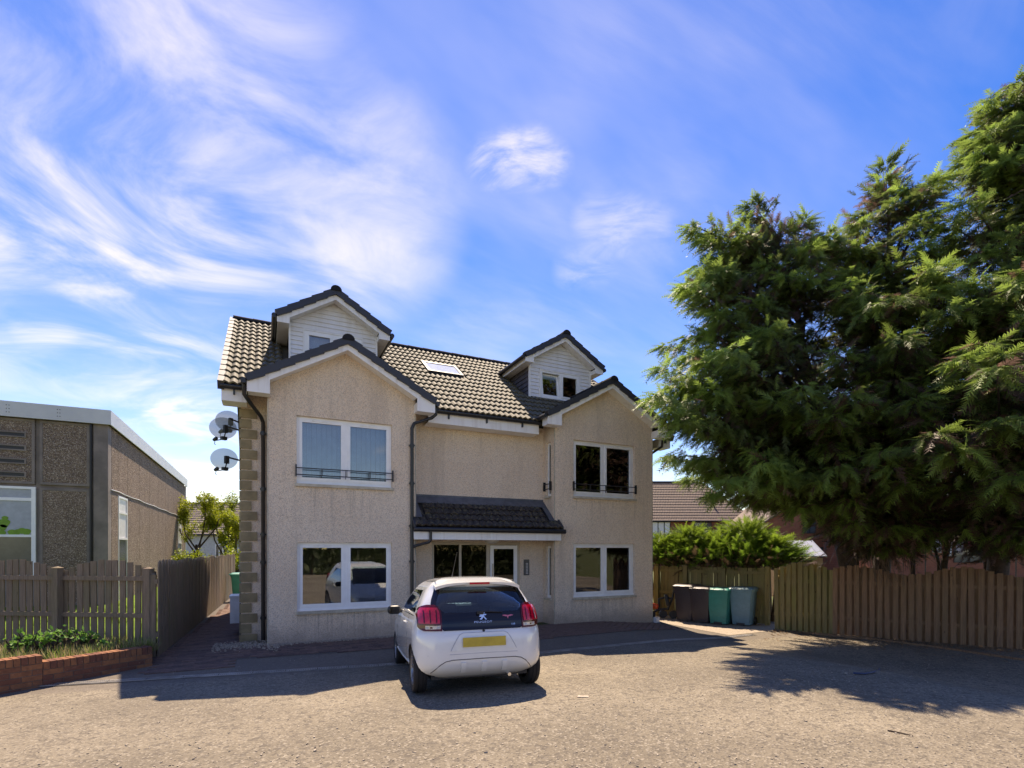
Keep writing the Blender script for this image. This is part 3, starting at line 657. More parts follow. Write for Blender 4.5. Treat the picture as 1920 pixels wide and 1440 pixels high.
def gable(B, tn, yf, yb, endw, endh, wallhalf, ywall, nm):
    """tiled gable: two slopes, stepped verge caps, ridge tiles, white bargeboard with boxed ends, soffit"""
    xc, hw, zp = B['xc'], B['hw'], B['zp']; ze = zp-hw*tn; ang = math.atan(tn); th = .06
    go = MB()
    for s in (-1, 1):
        p = [(xc, zp-.03), (xc+s*hw, ze-.03), (xc+s*hw, ze-.03-th), (xc, zp-.03-th)]
        pts = [(x, yf, z) for x, z in (p if s > 0 else p[::-1])]
        go.prism(pts, (0, yb-yf, 0))
    g_ = go.build(nm, M['shade_tone_tile'], house)
    L_ = math.hypot(hw, hw*tn); n = int(round(L_/.30)); st = L_/n
    cm = MB(); cm.box(0, st+.03, -.045, .10, -.075, .055); cme = cm.mesh('verge_cap', M['verge'])
    for s in (-1, 1):
        for k in range(n):
            d = (k+1)*st; x = xc+s*d*math.cos(ang); z = zp-d*math.sin(ang)
            o = link('verge_cap', cme, g_, (x, yf, z-.035+.012), (0, -ang+.075, 0))
            if s > 0:
                o.rotation_euler = (0, math.pi+ang-.075, 0); o.scale = (1, 1, -1)
    rtn = int((yb-yf)/.44)+1
    for k in range(rtn):
        o = link('ridge_tile', rte, g_, (xc, yf-.07+k*.44, zp-.055), (0, 0, R(90)))
    # bargeboard outline with square boxed feet
    zb = ze-endh; o_ = hw-.02; iw = hw-endw; bd = .135
    zi = lambda d: zp-.10-bd-d*tn
    zo = lambda d: zp-.10-d*tn
    for s in (-1, 1):
        P = [(0, zo(0)), (0, zi(0)), (iw, zi(iw)), (iw, zb), (o_, zb), (o_, zo(o_))]
        P = [(xc+s*x, yf+.01, z) for x, z in P]
        if s > 0: pass
        bb = MB(); bb.prism(P if s > 0 else P[::-1], (0, .03, 0)); bb.build('bargeboard', M['trim'], g_)
        e = MB(); x0, x1 = sorted((xc+s*iw, xc+s*(o_-.01))); e.box(x0+.003, x1-.003, yf+.04, ywall if nm != 'dormer_roof' else yb-1.0, zb+.004, ze-.08)
        e.build('boxed_eave', M['trim'], g_)
        # sloping soffit behind the bargeboard
        sf = MB(); a = [(xc, zi(0)+.02), (xc+s*iw, zi(iw)+.02)]
        sf.quad((a[0][0], yf+.04, a[0][1]), (a[1][0], yf+.04, a[1][1]), (a[1][0], ywall+.01, a[1][1]), (a[0][0], ywall+.01, a[0][1])); sf.build('soffit', M['trim'], g_)
        gt = MB(); gx = xc+s*(hw+.035); gt.tube([(gx, yf+.0, ze-.075), (gx, (YC-.30 if nm != 'dormer_roof' else yb-1.2), ze-.075)], .052, 10); gt.build('gutter', M['gutter'], g_, 50)
    return g_
gable(bays['l'], tanb, 10.58, 12.75, .40, .27, 1.425, Y1, 'bay_roof'); gable(bays['r'], tanb, 10.58, 12.85, .40, .27, 1.5, Y1, 'bay_roof')
for k in 'lr':
    d = D[k]; gable(d, tand, YDF, 15.3, .27, .20, .95, YD, 'dormer_roof')
    a, b = d['fa'], d['fb']; zs = EZ+(YD-EY)*.6925-.02
    w0, w1 = d['xc']-.635, d['xc']+.60; z0, z1 = 5.94, 6.70
    ze = d['zp']-.25-(d['xc']-a)*tand
    dm = MB(); wall_y(dm, a+.02, b-.02, zs-.3, ze, YD+.03, ((w0, w1, z0, z1),), .1); dm.add([(a+.02, YD+.03, ze), (b-.02, YD+.03, ze), (d['xc'], YD+.03, d['zp']-.2)], [(0, 1, 2)])
    dm.build('dormer_wall', M['clad'], house)
    ck = MB()
    for x, fc in ((a, -1), (b, 1)):
        n = 10
        for i in range(n):
            zz0 = zs-.1+i*.125; zz1 = zz0+.13
            ya = YD+.03; ybk = min(15.0, EY+(zz0+.12-EZ)/.6925+.15)
            if zz0 > ze: break
            x0, x1 = (x-.012, x+.03) if fc < 0 else (x-.03, x+.012)
            cbd = MB(); cbd.prism([(x0 if fc < 0 else x1, ya, zz0), ((x0 if fc < 0 else x1)-fc*-.0, ya, zz0), (x+fc*-.01, ya, zz1), (x-fc*.03, ya, zz1), (x-fc*.03, ya, zz0)][1:], (0, ybk-ya, 0)); cbd.build('cheek_board', M['dark_clad'], house)
    # horizontal white boards, cut round the window and under the gable
    z = zs; bi = 0
    while z < d['zp']-.30:
        zt = min(z+.098, d['zp']-.24); hw_ = min(d['xc']-a+.008, (d['zp']-.20-z)/tand); hwt = min(d['xc']-a+.008, (d['zp']-.20-zt)/tand)
        segs = [(d['xc']-hw_, d['xc']+hw_, d['xc']-hwt, d['xc']+hwt)]
        if z+.05 > z0-.02 and z < z1-.0: segs = [(d['xc']-hw_, w0-.02, d['xc']-hwt, w0-.02), (w1+.02, d['xc']+hw_, w1+.02, d['xc']+hwt)]
        for p, q, pt, qt in segs:
            b_ = MB(); y0 = YD+.002
            b_.add([(p, y0, z), (q, y0, z), (qt, y0+.022, zt+.004), (pt, y0+.022, zt+.004), (p, y0+.026, z), (q, y0+.026, z), (qt, y0+.026, zt+.004), (pt, y0+.026, zt+.004)],
                   [(0, 1, 2, 3), (4, 7, 6, 5), (0, 4, 5, 1), (2, 6, 7, 3), (0, 3, 7, 4), (1, 5, 6, 2)])
            b_.build('cladding_board', M['clad'], house)
        z += .098
    tr = MB()
    for x in (a-.015, b-.03): tr.box(x, x+.045, YD-.012, YD+.05, zs-.05, ze+.02)
    tr.box(w0-.035, w0-.001, YD-.014, YD+.05, z0-.04, z1+.035); tr.box(w1+.001, w1+.035, YD-.014, YD+.05, z0-.04, z1+.035); tr.box(w0-.001, w1+.001, YD-.014, YD+.05, z1+.001, z1+.035)
    tr.build('dormer_trim', M['trim'], house)
    window(w0, w1, z0, z1, YD-.06, blind='half', sill=False, vents=False, open_sash=0 if k == 'r' else None, yglass=.06, stile=.045)
    fl_ = MB(); fl_.prism([(a-.1, YD-.16, zs-.115+.045), (b+.1, YD-.16, zs-.115+.045), (b+.1, YD+.0, zs+.06), (a-.1, YD, zs+.06)], (0, -.012, .015)); fl_.build('lead_flashing', M['lead'], house)
# main eaves: fascia, soffit, gutter
for a, b in ((RX0, LB[0]-.36), (bays['l']['xc']+bays['l']['hw']-.03, bays['r']['xc']-bays['r']['hw']+.03), (bays['r']['xc']+bays['r']['hw'], RX1)):
    f = MB(); f.box(a, b, 11.05, 11.08, 4.60, 4.86); f.box(a, b, 11.08, YC-.002, 4.60, 4.62); f.build('fascia', M['trim'], house)
    g = MB(); g.tube([(a-.02, 10.995, 4.862), (b+.02, 10.995, 4.862)], .056, 10); g.build('gutter', M['gutter'], house, 50)
    n = max(1, int((b-a)/.7)); br = MB()
    for k in range(n): x = a+(k+.5)*(b-a)/n; br.box(x-.015, x+.015, 11.0, 11.052, 4.72, 4.86)
    br.build('gutter_bracket', M['gutter'], house)
for x0, x1 in ((RX0+.002, XL-.002), (XR+.002, RX1-.002)):
    eb = MB(); eb.box(x0, x1, 11.081, YC+.12, 4.622, 4.86); eb.build('eave_return', M['trim'], house)
    xv = x0 if x0 < 0 else x1-.03
    eb = MB(); eb.prism([(xv, YC-.3, 4.72), (xv+.028, YC-.3, 4.72), (xv+.028, YC-.3, 4.98), (xv, YC-.3, 4.98)], (0, yr-YC+.3, (yr-YC+.3)*.6925)); eb.build('gable_bargeboard', M['trim'], house)
    eb = MB(); eb.quad((x0, YC-.1, 4.90), (x1, YC-.1, 4.90), (x1, yr, 4.90+(yr-YC+.1)*.6925), (x0, yr, 4.90+(yr-YC+.1)*.6925)); eb.build('verge_soffit', M['trim'], house)
# downpipes
def pipe(pts, nm='downpipe', r=.036):
    p = MB(); p.tube(pts, r, 10); o = p.build(nm, M['gutter'], house, 50); return o
po = pipe([(bays['l']['xc']-bays['l']['hw']-.03, 10.72, 4.86), (bays['l']['xc']-bays['l']['hw']-.03, 10.75, 4.68), (-.27, 10.85, 4.60), (-.06, 11.30, 4.42), (-.02, 11.39, 4.33), (-.02, 11.39, -.02)])
for z in (.45, 1.55, 2.1, 3.0, 4.1):
    b = MB(); b.box(-.075, .035, 11.36, 11.448, z, z+.03); b.lathe([(.044, z-.03), (.044, z+.05)], 10, Matrix.Translation((-.02, 11.39, 0))); b.build('pipe_bracket', M['gutter'], po)
po = pipe([(bays['l']['xc']+bays['l']['hw']+.035, 10.72, 4.86), (bays['l']['xc']+bays['l']['hw']+.035, 10.72, 4.70), (3.22, 10.74, 4.62), (2.86, 10.80, 4.48), (2.82, 10.82, 4.38), (2.82, 10.82, -.02)])
for z in (.45, 1.55, 2.3, 3.2, 4.0):
    b = MB(); b.box(2.765, 2.875, 10.79, 10.878, z, z+.03); b.lathe([(.044, z-.03), (.044, z+.05)], 10, Matrix.Translation((2.82, 10.82, 0))); b.build('pipe_bracket', M['gutter'], po)
pipe([(9.72, 10.9, 4.86), (9.72, 10.95, 4.6), (9.60, 11.40, 4.4), (9.60, 11.41, 0)])

# ---- porch
PYE, PZE, PZT = 10.70, 2.31, 2.96; PX0, PX1 = 2.84, 6.44
pp = math.atan2(PZT-PZE, YC-PYE); porch = MB()
porch.prism([(PX0, PYE, PZE), (PX0, PYE, PZE-.05), (PX0, YC, PZT-.05), (PX0, YC, PZT)][::-1], (0, 0, 0)) if False else None
porch.add([(PX0, PYE, PZE), (PX1, PYE, PZE), (RB[0]-.005, Y1-.005, PZE+(Y1-PYE)*math.tan(pp)), (RB[0]-.005, YC, PZT), (LB[1]+.005, YC, PZT), (LB[1]+.005, Y1-.005, PZE+(Y1-PYE)*math.tan(pp)), (PX0, Y1-.005, PZE+(Y1-PYE)*math.tan(pp)), (PX1, Y1-.005, PZE+(Y1-PYE)*math.tan(pp))],
          [(0, 1, 7, 2, 3, 4, 5, 6)])
po = porch.build('porch_roof', M['shade_tone_tile'], house)
ptm = tile_mesh('tile', M['shade_tone_tile'], .30, .235).mesh('tile', M['shade_tone_tile'], 50)
for r_ in range(5):
    s = r_*.205-.03
    y = PYE+s*math.cos(pp); z = PZE+s*math.sin(pp)
    for c_ in range(12):
        x = PX0+.16+c_*.298
        lim = (PX0+.02, PX1) if y < Y1-.1 else (LB[1]+.1, RB[0]-.08)
        if x-.12 < lim[0]-.1 or x+.12 > lim[1]+.10 or r_ == 4: continue
        link('tile', ptm, po, (x, y, z+.008), (pp+random.uniform(-.02, .01), 0, random.uniform(-.01, .01)))
lf = MB(); lf.box(LB[1]+.012, RB[0]-.012, YC-.015, YC-.003, PZT-.10, PZT+.10)
lf.prism([(LB[1]+.012, YC-.20, PZT-.17+.055), (RB[0]-.012, YC-.20, PZT-.17+.055), (RB[0]-.012, YC-.012, PZT+.0+.045), (LB[1]+.012, YC-.012, PZT+.045)], (0, -.01, .012))
for x, s in ((LB[1]+.012, 1), (RB[0]-.012, -1)):
    a_, b_ = sorted((x, x+s*.13)); lf.prism([(a_, Y1-.02, PZE+.18*math.tan(pp)+.04), (b_, Y1-.02, PZE+.18*math.tan(pp)+.04), (b_, YC-.03, PZT+.03), (a_, YC-.03, PZT+.03)], (0, -.008, .012))
    a_, b_ = sorted((x, x+s*.012)); lf.box(a_, b_, Y1+.0, YC-.02, PZE+.10, PZT-.02) if False else None
lf.build('lead_flashing', M['lead'], po)
vg = MB()
for x in (PX0-.02, PX1-.03): vg.prism([(x, PYE-.03, PZE-.10), (x+.05, PYE-.03, PZE-.10), (x+.05, PYE-.03, PZE+.05), (x, PYE-.03, PZE+.05)][::1], (0, .21, .21*math.tan(pp)))
vg.build('verge_cap', M['verge'], po)
pf = MB(); pf.box(PX0+.0, PX1-.02, PYE+.02, PYE+.045, 2.03, 2.22); pf.build('fascia', M['trim'], po)
for x in (3.42, 4.0, 4.58, 5.16, 5.74): 
    j = MB(); j.box(x, x+.05, PYE+.012, PYE+.02, 2.032, 2.218); j.build('fascia_joint', M['upvc'], po)
pg = MB(); pg.tube([(PX0-.02, PYE-.03, 2.245), (PX1+.06, PYE-.03, 2.245)], .055, 10); pgo = pg.build('gutter', M['gutter'], po, 50)
ps = MB(); ps.box(LB[1]+.002, RB[0]-.002, PYE+.045, YC-.003, 2.035, 2.055); ps.box(PX0+.005, LB[1]+.002, PYE+.045, Y1-.003, 2.035, 2.055); ps.box(RB[0]-.002, PX1-.03, PYE+.045, Y1-.003, 2.035, 2.055)
ps.build('soffit', M['soffit'], po)
sc_ = MB(); 
for x0, x1 in ((PX0+.004, PX0+.024), (PX1-.05, PX1-.03)): sc_.prism([(x0, PYE+.045, 2.06), (x1, PYE+.045, 2.06), (x1, PYE+.045, 2.24), (x0, PYE+.045, 2.24)], (0, .13, .0))
sc_.build('porch_end', M['trim'], po)
pipe([(3.18, PYE-.03, 2.23), (3.18, PYE-.03, 2.02), (3.14, PYE-.02, 1.97), (2.90, 10.79, 1.90), (2.83, 10.82, 1.86)], r=.03)
lm = MB(); lm.lathe([(.17, .06), (.16, .02), (.10, -.015), (.03, -.03)], 20, Matrix.Translation((4.75, 11.05, 1.98))); lm.build('porch_light', plain('opal_light_cover', (.62, .58, .52), .4), po, 60)
# glazed screen and door
sy = YC+.03; a, b, _, zt = SCR; fz = gz(4.5, 11)
s = MB()
for x0, x1, z0, z1 in ((a, a+.06, fz, zt), (b-.06, b, fz, zt), (a+.06, b-.06, zt-.075, zt), (4.11, 4.165, fz+.05, zt-.075), (4.80, 4.885, fz, zt-.075), (a+.06, 4.80, fz, fz+.12)): s.box(x0, x1, sy, sy+.06, z0, z1)
so = s.build('entrance_screen', M['beige_frame'], house)
for x0, x1 in ((a+.06, 4.11), (4.165, 4.80)):
    g = MB(); g.box(x0, x1, sy+.025, sy+.033, fz+.12, zt-.075); g.build('pane', M['dark_glass'], so)
dr_ = MB(); x0, x1 = 4.895, b-.068
for p in ((x0, x0+.09, fz+.02, zt-.085), (x1-.09, x1, fz+.02, zt-.085), (x0+.09, x1-.09, zt-.17, zt-.085), (x0+.09, x1-.09, fz+.02, fz+.28)): dr_.box(p[0], p[1], sy-.012, sy+.045, p[2], p[3])
do = dr_.build('door', M['upvc'], house)
g = MB(); g.box(x0+.09, x1-.09, sy+.012, sy+.02, fz+.28, zt-.17); g.build('pane', mat_glass('door_glass', (.30, .34, .31), 1.5), do)
h = MB(); h.tube([(x0+.045, sy-.014, 1.12), (x0+.045, sy-.06, 1.14), (x0+.045, sy-.06, 1.46), (x0+.045, sy-.014, 1.48)], .012, 8); h.build('handle', M['chrome'], do)
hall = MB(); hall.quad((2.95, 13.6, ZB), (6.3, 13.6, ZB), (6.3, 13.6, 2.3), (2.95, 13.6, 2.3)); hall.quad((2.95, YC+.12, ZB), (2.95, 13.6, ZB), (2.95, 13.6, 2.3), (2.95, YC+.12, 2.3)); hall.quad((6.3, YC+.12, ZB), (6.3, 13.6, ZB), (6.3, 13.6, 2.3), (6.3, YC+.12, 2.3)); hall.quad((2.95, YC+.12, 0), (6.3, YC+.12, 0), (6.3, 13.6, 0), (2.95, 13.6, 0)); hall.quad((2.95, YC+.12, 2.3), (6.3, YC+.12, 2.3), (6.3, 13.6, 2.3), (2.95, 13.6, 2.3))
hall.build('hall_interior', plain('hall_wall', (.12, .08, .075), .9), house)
ip = MB(); ip.box(5.78, 5.92, YC-.03, YC-.002, 1.18, 1.57); ipo = ip.build('door_entry_panel', M['steel'], house)
for k in range(8):
    bt = MB(); bt.box(5.825, 5.885, YC-.036, YC-.03, 1.215+k*.035, 1.237+k*.035); bt.build('call_button', M['lamp_grey'], ipo)
mt = MB(); mt.box(XL-.24, XL-.003, 12.40, 12.95, .26, .82); bxo = mt.build('meter_box', M['white_box'], house); mt = MB(); mt.box(XL-.255, XL-.003, 12.38, 12.97, .80, .84); mt.build('lid', M['white_box'], bxo)
# loose gravel round the foot of the left bay
gr = MB()
for i in range(900):
    if i < 520: x = random.uniform(-.85, .25); y = random.gauss(11.0 if x < .05 else 10.75, .22); 
    else: x = random.uniform(.1, 2.7); y = 10.80-abs(random.gauss(0, .05))
    if x > LB[0]-.02 and y > Y1-.02: continue
    if x > XL-.03 and y > YC-.05: continue
    s_ = random.uniform(.008, .022); gr.box(-s_, s_, -s_*.7, s_*.7, -s_*.5, s_*.6, M=Matrix.Translation((x, y, gz(x, y)+.018)) @ Matrix.Rotation(random.uniform(0, 6), 4, 'Z') @ Matrix.Rotation(random.uniform(-.6, .6), 4, 'X'))
gr.build('gravel', M['stone'], kind='stuff', label='pale loose gravel gathered at the foot of the bay and quoins')
# ------------------------------------------------------------------ the car
CARX, CARY, CARH = 2.42, 6.17, R(8)
_f = (math.sin(CARH), math.cos(CARH))
zr_, zf_ = gz(CARX, CARY), gz(CARX+_f[0]*2.34, CARY+_f[1]*2.34)
car = thing('parked_car', 'small white three-door hatchback parked nose to the house with a black tailgate', 'car', (CARX, CARY, zr_+.002))
car.scale = (1, 1, .967); car.rotation_euler = (math.atan2(zf_-zr_, 2.34), 0, -CARH)
I = lambda z, p: float(np.interp(z, [a for a, b in p], [b for a, b in p]))
def smooth_tab(p):
    zs = np.array([a for a, b in p]); vs = np.array([b for a, b in p]); d = np.gradient(vs, zs)
    def f(z):
        z = min(max(z, zs[0]), zs[-1]); i = min(int(np.searchsorted(zs, z, side='right'))-1, len(zs)-2); h = zs[i+1]-zs[i]; t = (z-zs[i])/h
        sl = (vs[i+1]-vs[i])/h
        lim = lambda g: 0.0 if g*sl <= 0 else math.copysign(min(abs(g), 3*abs(sl)), sl)
        a, b = lim(d[i]), lim(d[i+1])
        return float((2*t**3-3*t**2+1)*vs[i]+(t**3-2*t**2+t)*h*a+(-2*t**3+3*t**2)*vs[i+1]+(t**3-t**2)*h*b)
    return f
YR = smooth_tab([(.20, -.30), (.27, -.42), (.33, -.485), (.42, -.515), (.52, -.525), (.60, -.522), (.70, -.515), (.765, -.500), (.80, -.478), (.90, -.458), (1.0, -.422), (1.1, -.372), (1.2, -.310), (1.3, -.240), (1.36, -.185), (1.40, -.10), (1.43, .04), (1.45, .25), (1.46, .50)])
YF = smooth_tab([(.20, 2.72), (.30, 2.90), (.45, 2.955), (.58, 2.95), (.68, 2.90), (.76, 2.80), (.83, 2.60), (.89, 2.36), (.94, 2.14), (.98, 1.98), (1.1, 1.78), (1.2, 1.59), (1.3, 1.37), (1.37, 1.15), (1.41, .98), (1.44, .80), (1.46, .56)])
WW = smooth_tab([(.20, .69), (.27, .755), (.35, .785), (.5, .803), (.65, .8075), (.75, .803), (.85, .788), (.92, .768), (1.0, .738), (1.1, .700), (1.2, .655), (1.3, .602), (1.36, .555), (1.40, .50), (1.43, .42), (1.45, .30), (1.46, .12)])
RXr = lambda z: min(WW(z)*.8, I(z, [(.2, .30), (.5, .34), (.8, .34), (1.0, .22), (1.3, .16), (1.46, .08)]))
RYr = lambda z: I(z, [(.2, .26), (.5, .30), (.8, .32), (1.0, .26), (1.3, .22), (1.46, .02)])
RXf = lambda z: min(WW(z)*.85, I(z, [(.2, .45), (.6, .50), (.9, .45), (1.0, .34), (1.3, .30), (1.46, .08)]))
RYf = lambda z: I(z, [(.2, .45), (.6, .60), (.8, .60), (.95, .45), (1.05, .34), (1.3, .25), (1.46, .02)])
BOW = lambda z: I(z, [(.2, .03), (.6, .05), (1.0, .05), (1.3, .07), (1.46, .0)])
def rear_y(x, z):
    w, rx, ry = WW(z), RXr(z), RYr(z); ax = min(abs(x), w); y = YR(z)+BOW(z)*(ax/w)**2
    if ax > w-rx:
        t = min(1.0, (ax-(w-rx))/rx); y += (ry)*(1-math.sqrt(max(0, 1-t*t)))
    return y
def side_x(y, z):
    w = WW(z); ry, rx = RYr(z), RXr(z); y0 = YR(z)+BOW(z)
    if y < y0+ry:
        t = min(1.0, (y0+ry-y)/ry); return w-rx*(1-math.sqrt(max(0, 1-t*t)))
    y1 = YF(z)-BOW(z); ry, rx = RYf(z), RXf(z)
    if y > y1-ry:
        t = min(1.0, (y-(y1-ry))/ry); return w-rx*(1-math.sqrt(max(0, 1-t*t)))
    return w
def front_y(x, z):
    w, rx, ry = WW(z), RXf(z), RYf(z); ax = min(abs(x), w); y = YF(z)-BOW(z)*(ax/w)**2
    if ax > w-rx:
        t = min(1.0, (ax-(w-rx))/rx); y -= ry*(1-math.sqrt(max(0, 1-t*t)))
    return y
def section(z, inset=0.0):
    w, pts = WW(z), []
    rx, ry = RXr(z), RYr(z)
    for i in range(8): x = (w-rx)*i/8; pts.append((x, rear_y(x, z)))
    yb = YR(z)+BOW(z); 
    for i in range(9):
        t = math.pi/2*i/8; x = w-rx+rx*math.sin(t); pts.append((x, YR(z)+BOW(z)*(x/w)**2+ry*(1-math.cos(t))))
    fx, fy = RXf(z), RYf(z); y0 = yb+ry; y1 = YF(z)-BOW(z)-fy
    for i in range(1, 30): t = i/30; pts.append((w, y0+(y1-y0)*t))
    for i in range(9):
        t = math.pi/2*(1-i/8); x = w-fx+fx*math.sin(t); pts.append((x, YF(z)-BOW(z)*(x/w)**2-fy*(1-math.cos(t))))
    for i in range(7, -1, -1): x = (w-fx)*i/8; pts.append((x, front_y(x, z)))
    if inset: pts = [(x*(1-inset/max(w, .2)) if w > inset else 0, y+(inset if y < .9 else -inset)*(1 if k < 14 or k > 44 else 0)) for k, (x, y) in enumerate(pts)]
    full = pts+[(-x, y) for x, y in pts[-2:0:-1]]
    return full
ZS = [.20, .235, .27, .31, .36, .42, .5, .58, .65, .70, .735, .765, .79, .82, .86, .90, .935, .965, 1.0, 1.05, 1.10, 1.15, 1.20, 1.25, 1.285, 1.32, 1.35, 1.375, 1.395, 1.415, 1.43, 1.44, 1.45, 1.456, 1.46]
def hole(x, y, z):
    if 1.0 < z < 1.285 and y < .1 and abs(x) < .60-.35*(z-1.0): return True       # rear window
    if abs(x) > WW(z)-.03 and .985 < z < 1.30:                                    # side glass
        return y > .12+.30*(z-.985) and y < 1.86-1.55*(z-.985)
    if 1.02 < z < 1.36 and y > 1.0 and abs(x) < WW(z)-.10: return True            # windscreen
    return False
def shell(inset, z0, cut):
    vs, fs, ms = [], [], []; rows_ = [z for z in ZS if z >= z0]; n = None
    for z in rows_:
        s_ = section(z, inset); n = len(s_); vs += [(x, y, z-(inset if z > 1.3 else 0)) for x, y in s_]
    for j in range(len(rows_)-1):
        for i in range(n):
            q = (j*n+i, j*n+(i+1) % n, (j+1)*n+(i+1) % n, (j+1)*n+i); c = [sum(vs[k][d] for k in q)/4 for d in range(3)]
            hh = hole(*c) if not inset else hole(c[0]/(1-inset), c[1], c[2])
            if cut and hh: continue
            fs.append(q); ms.append(1 if hh else 0)
    fs.append(tuple(range(n))[::-1]); ms.append(0); fs.append(tuple((len(rows_)-1)*n+i for i in range(n))); ms.append(0)
    mb = MB(); mb.v = vs; mb.f = fs; mb.m = ms; return mb
body_mb = shell(0, .2, False)
bmats = [M['white_paint'], M['seam'], M['black_plastic']]
bme = body_mb.mesh('body_src', bmats); bsrc = link('body_src', bme)
cut = MB()
for y in (0, 2.34):
    for s in (-1, 1):
        Mx = Matrix.Translation((s*.56, y, .285)) @ Matrix.Rotation(R(90)*s, 4, 'Y'); cut.lathe([(.325, 0), (.325, .5)], 40, Mx, 2)
cme_ = cut.mesh('cut', bmats); csrc = link('cut', cme_)
bm_ = bmesh.new(); bm_.from_mesh(cme_); bmesh.ops.recalc_face_normals(bm_, faces=bm_.faces); bm_.to_mesh(cme_); bm_.free()
bm_ = bmesh.new(); bm_.from_mesh(bme); bmesh.ops.recalc_face_normals(bm_, faces=bm_.faces); bm_.to_mesh(bme); bm_.free()
md = bsrc.modifiers.new('b', 'BOOLEAN'); md.operation = 'DIFFERENCE'; md.solver = 'EXACT'; md.object = csrc
dg = bpy.context.evaluated_depsgraph_get(); dg.update()
nme = bpy.data.meshes.new_from_object(bsrc.evaluated_get(dg)); nme.name = 'body'
bpy.data.objects.remove(bsrc); bpy.data.objects.remove(csrc)
bm_ = bmesh.new(); bm_.from_mesh(nme); bmesh.ops.delete(bm_, geom=[f for f in bm_.faces if f.material_index == 1], context='FACES'); bm_.to_mesh(nme); bm_.free()
nme.polygons.foreach_set('use_smooth', [True]*len(nme.polygons)); nme.set_sharp_from_angle(angle=R(38))
body = link('body', nme, car)
shell(.03, .42, True).build('cabin_lining', M['seat'], car, 60)
def off_patch(fn, uv, eps=.004):
    """points of a surface patch pushed out along its normal"""
    out = []
    for u, v, k in uv:
        p = Vector(fn(u, v)); du = Vector(fn(u+.004, v))-Vector(fn(u-.004, v)); dv = Vector(fn(u, v+.004))-Vector(fn(u, v-.004))
        n = du.cross(dv).normalized(); out.append(p+n*k)
    return out
def patch(name, fn, outline_rows, nu, mat, parent, k=.005, thick=.004, smooth=50, flip=False):
    """outline_rows: (v, u0, u1) from bottom to top; a slab hugging the surface"""
    mb = MB(); rows_ = len(outline_rows)
    for kk in (k, k-thick):
        uv = [(u0+(u1-u0)*i/nu, v, kk) for v, u0, u1 in outline_rows for i in range(nu+1)]
        mb.v += [tuple(p) for p in off_patch(fn, uv)]
    n = nu+1; T_ = rows_*n
    for j in range(rows_-1):
        for i in range(nu):
            mb.f.append((j*n+i, j*n+i+1, (j+1)*n+i+1, (j+1)*n+i)); mb.f.append((T_+j*n+i, T_+(j+1)*n+i, T_+(j+1)*n+i+1, T_+j*n+i+1))
    edge = [i for i in range(nu)]+[j*n+nu for j in range(rows_-1)]+[(rows_-1)*n+i for i in range(nu, 0, -1)]+[j*n for j in range(rows_-1, 0, -1)]
    for a, b in zip(edge, edge[1:]+edge[:1]): mb.f.append((b, a, T_+a, T_+b))
    mb.m = [0]*len(mb.f)
    return mb.build(name, mat, parent, smooth)
rearS = lambda x, z: (x, rear_y(x, z), z)
leftS = lambda y, z: (-side_x(y, z), y, z)
rightS = lambda y, z: (side_x(y, z), y, z)
frontS = lambda x, z: (-x, front_y(x, z), z)
def rsum(z0, z1, n, w): return [(z0+(z1-z0)*j/n, -w(z0+(z1-z0)*j/n), w(z0+(z1-z0)*j/n)) for j in range(n+1)]
# black tailgate: solid lower panel and see-through window above it
hw_t = lambda z: I(z, [(.795, .47), (.83, .50), (1.03, .505), (1.075, .60), (1.15, .585), (1.30, .525)])
tg = patch('tailgate', rearS, rsum(.795, 1.005, 8, hw_t), 24, M['black_gloss'], car, .012, .012)
patch('rear_window', rearS, rsum(1.006, 1.315, 8, hw_t), 24, M['car_glass'], car, .010, .006)
fb = MB()
# dark ceramic edge of the rear window
for s in (-1, 1):
    patch('window_edge', rearS, [(z, *sorted((s*(hw_t(z)-.055), s*(hw_t(z)+.002)))) for z in np.linspace(1.006, 1.315, 7)], 3, M['black_gloss'], car, .0135, .004)
# spoiler with brake light
spl = MB(); xs_ = np.linspace(-.535, .535, 17)
top, lip, und = [], [], []
for x in xs_:
    b_ = .05*(x/.53)**2; zz = 1.405-.05*(x/.53)**4*1.0
    top.append((x, -.06+b_, zz+.018)); lip.append((x, -.325+b_*1.1, zz-.028)); und.append((x, -.315+b_*1.1, zz-.052-.014*(x/.53)**2)); 
bk = [(x, -.20+.05*(x/.53)**2, 1.315) for x in xs_]
spl.v = top+lip+und+bk; n = 17
for r_ in range(3): spl.f += [(r_*n+i, (r_+1)*n+i, (r_+1)*n+i+1, r_*n+i+1) for i in range(n-1)]
spl.f += [(0, 3*n, 2*n, n), (n-1, 2*n-1, 3*n-1, 4*n-1)]; spl.m = [0]*len(spl.f)
sp_o = spl.build('spoiler', M['white_paint'], car, 50)
bl = MB(); bl.box(-.125, .125, -.334, -.318, 1.352, 1.378); bl.build('brake_light', M['red_lens'], sp_o)
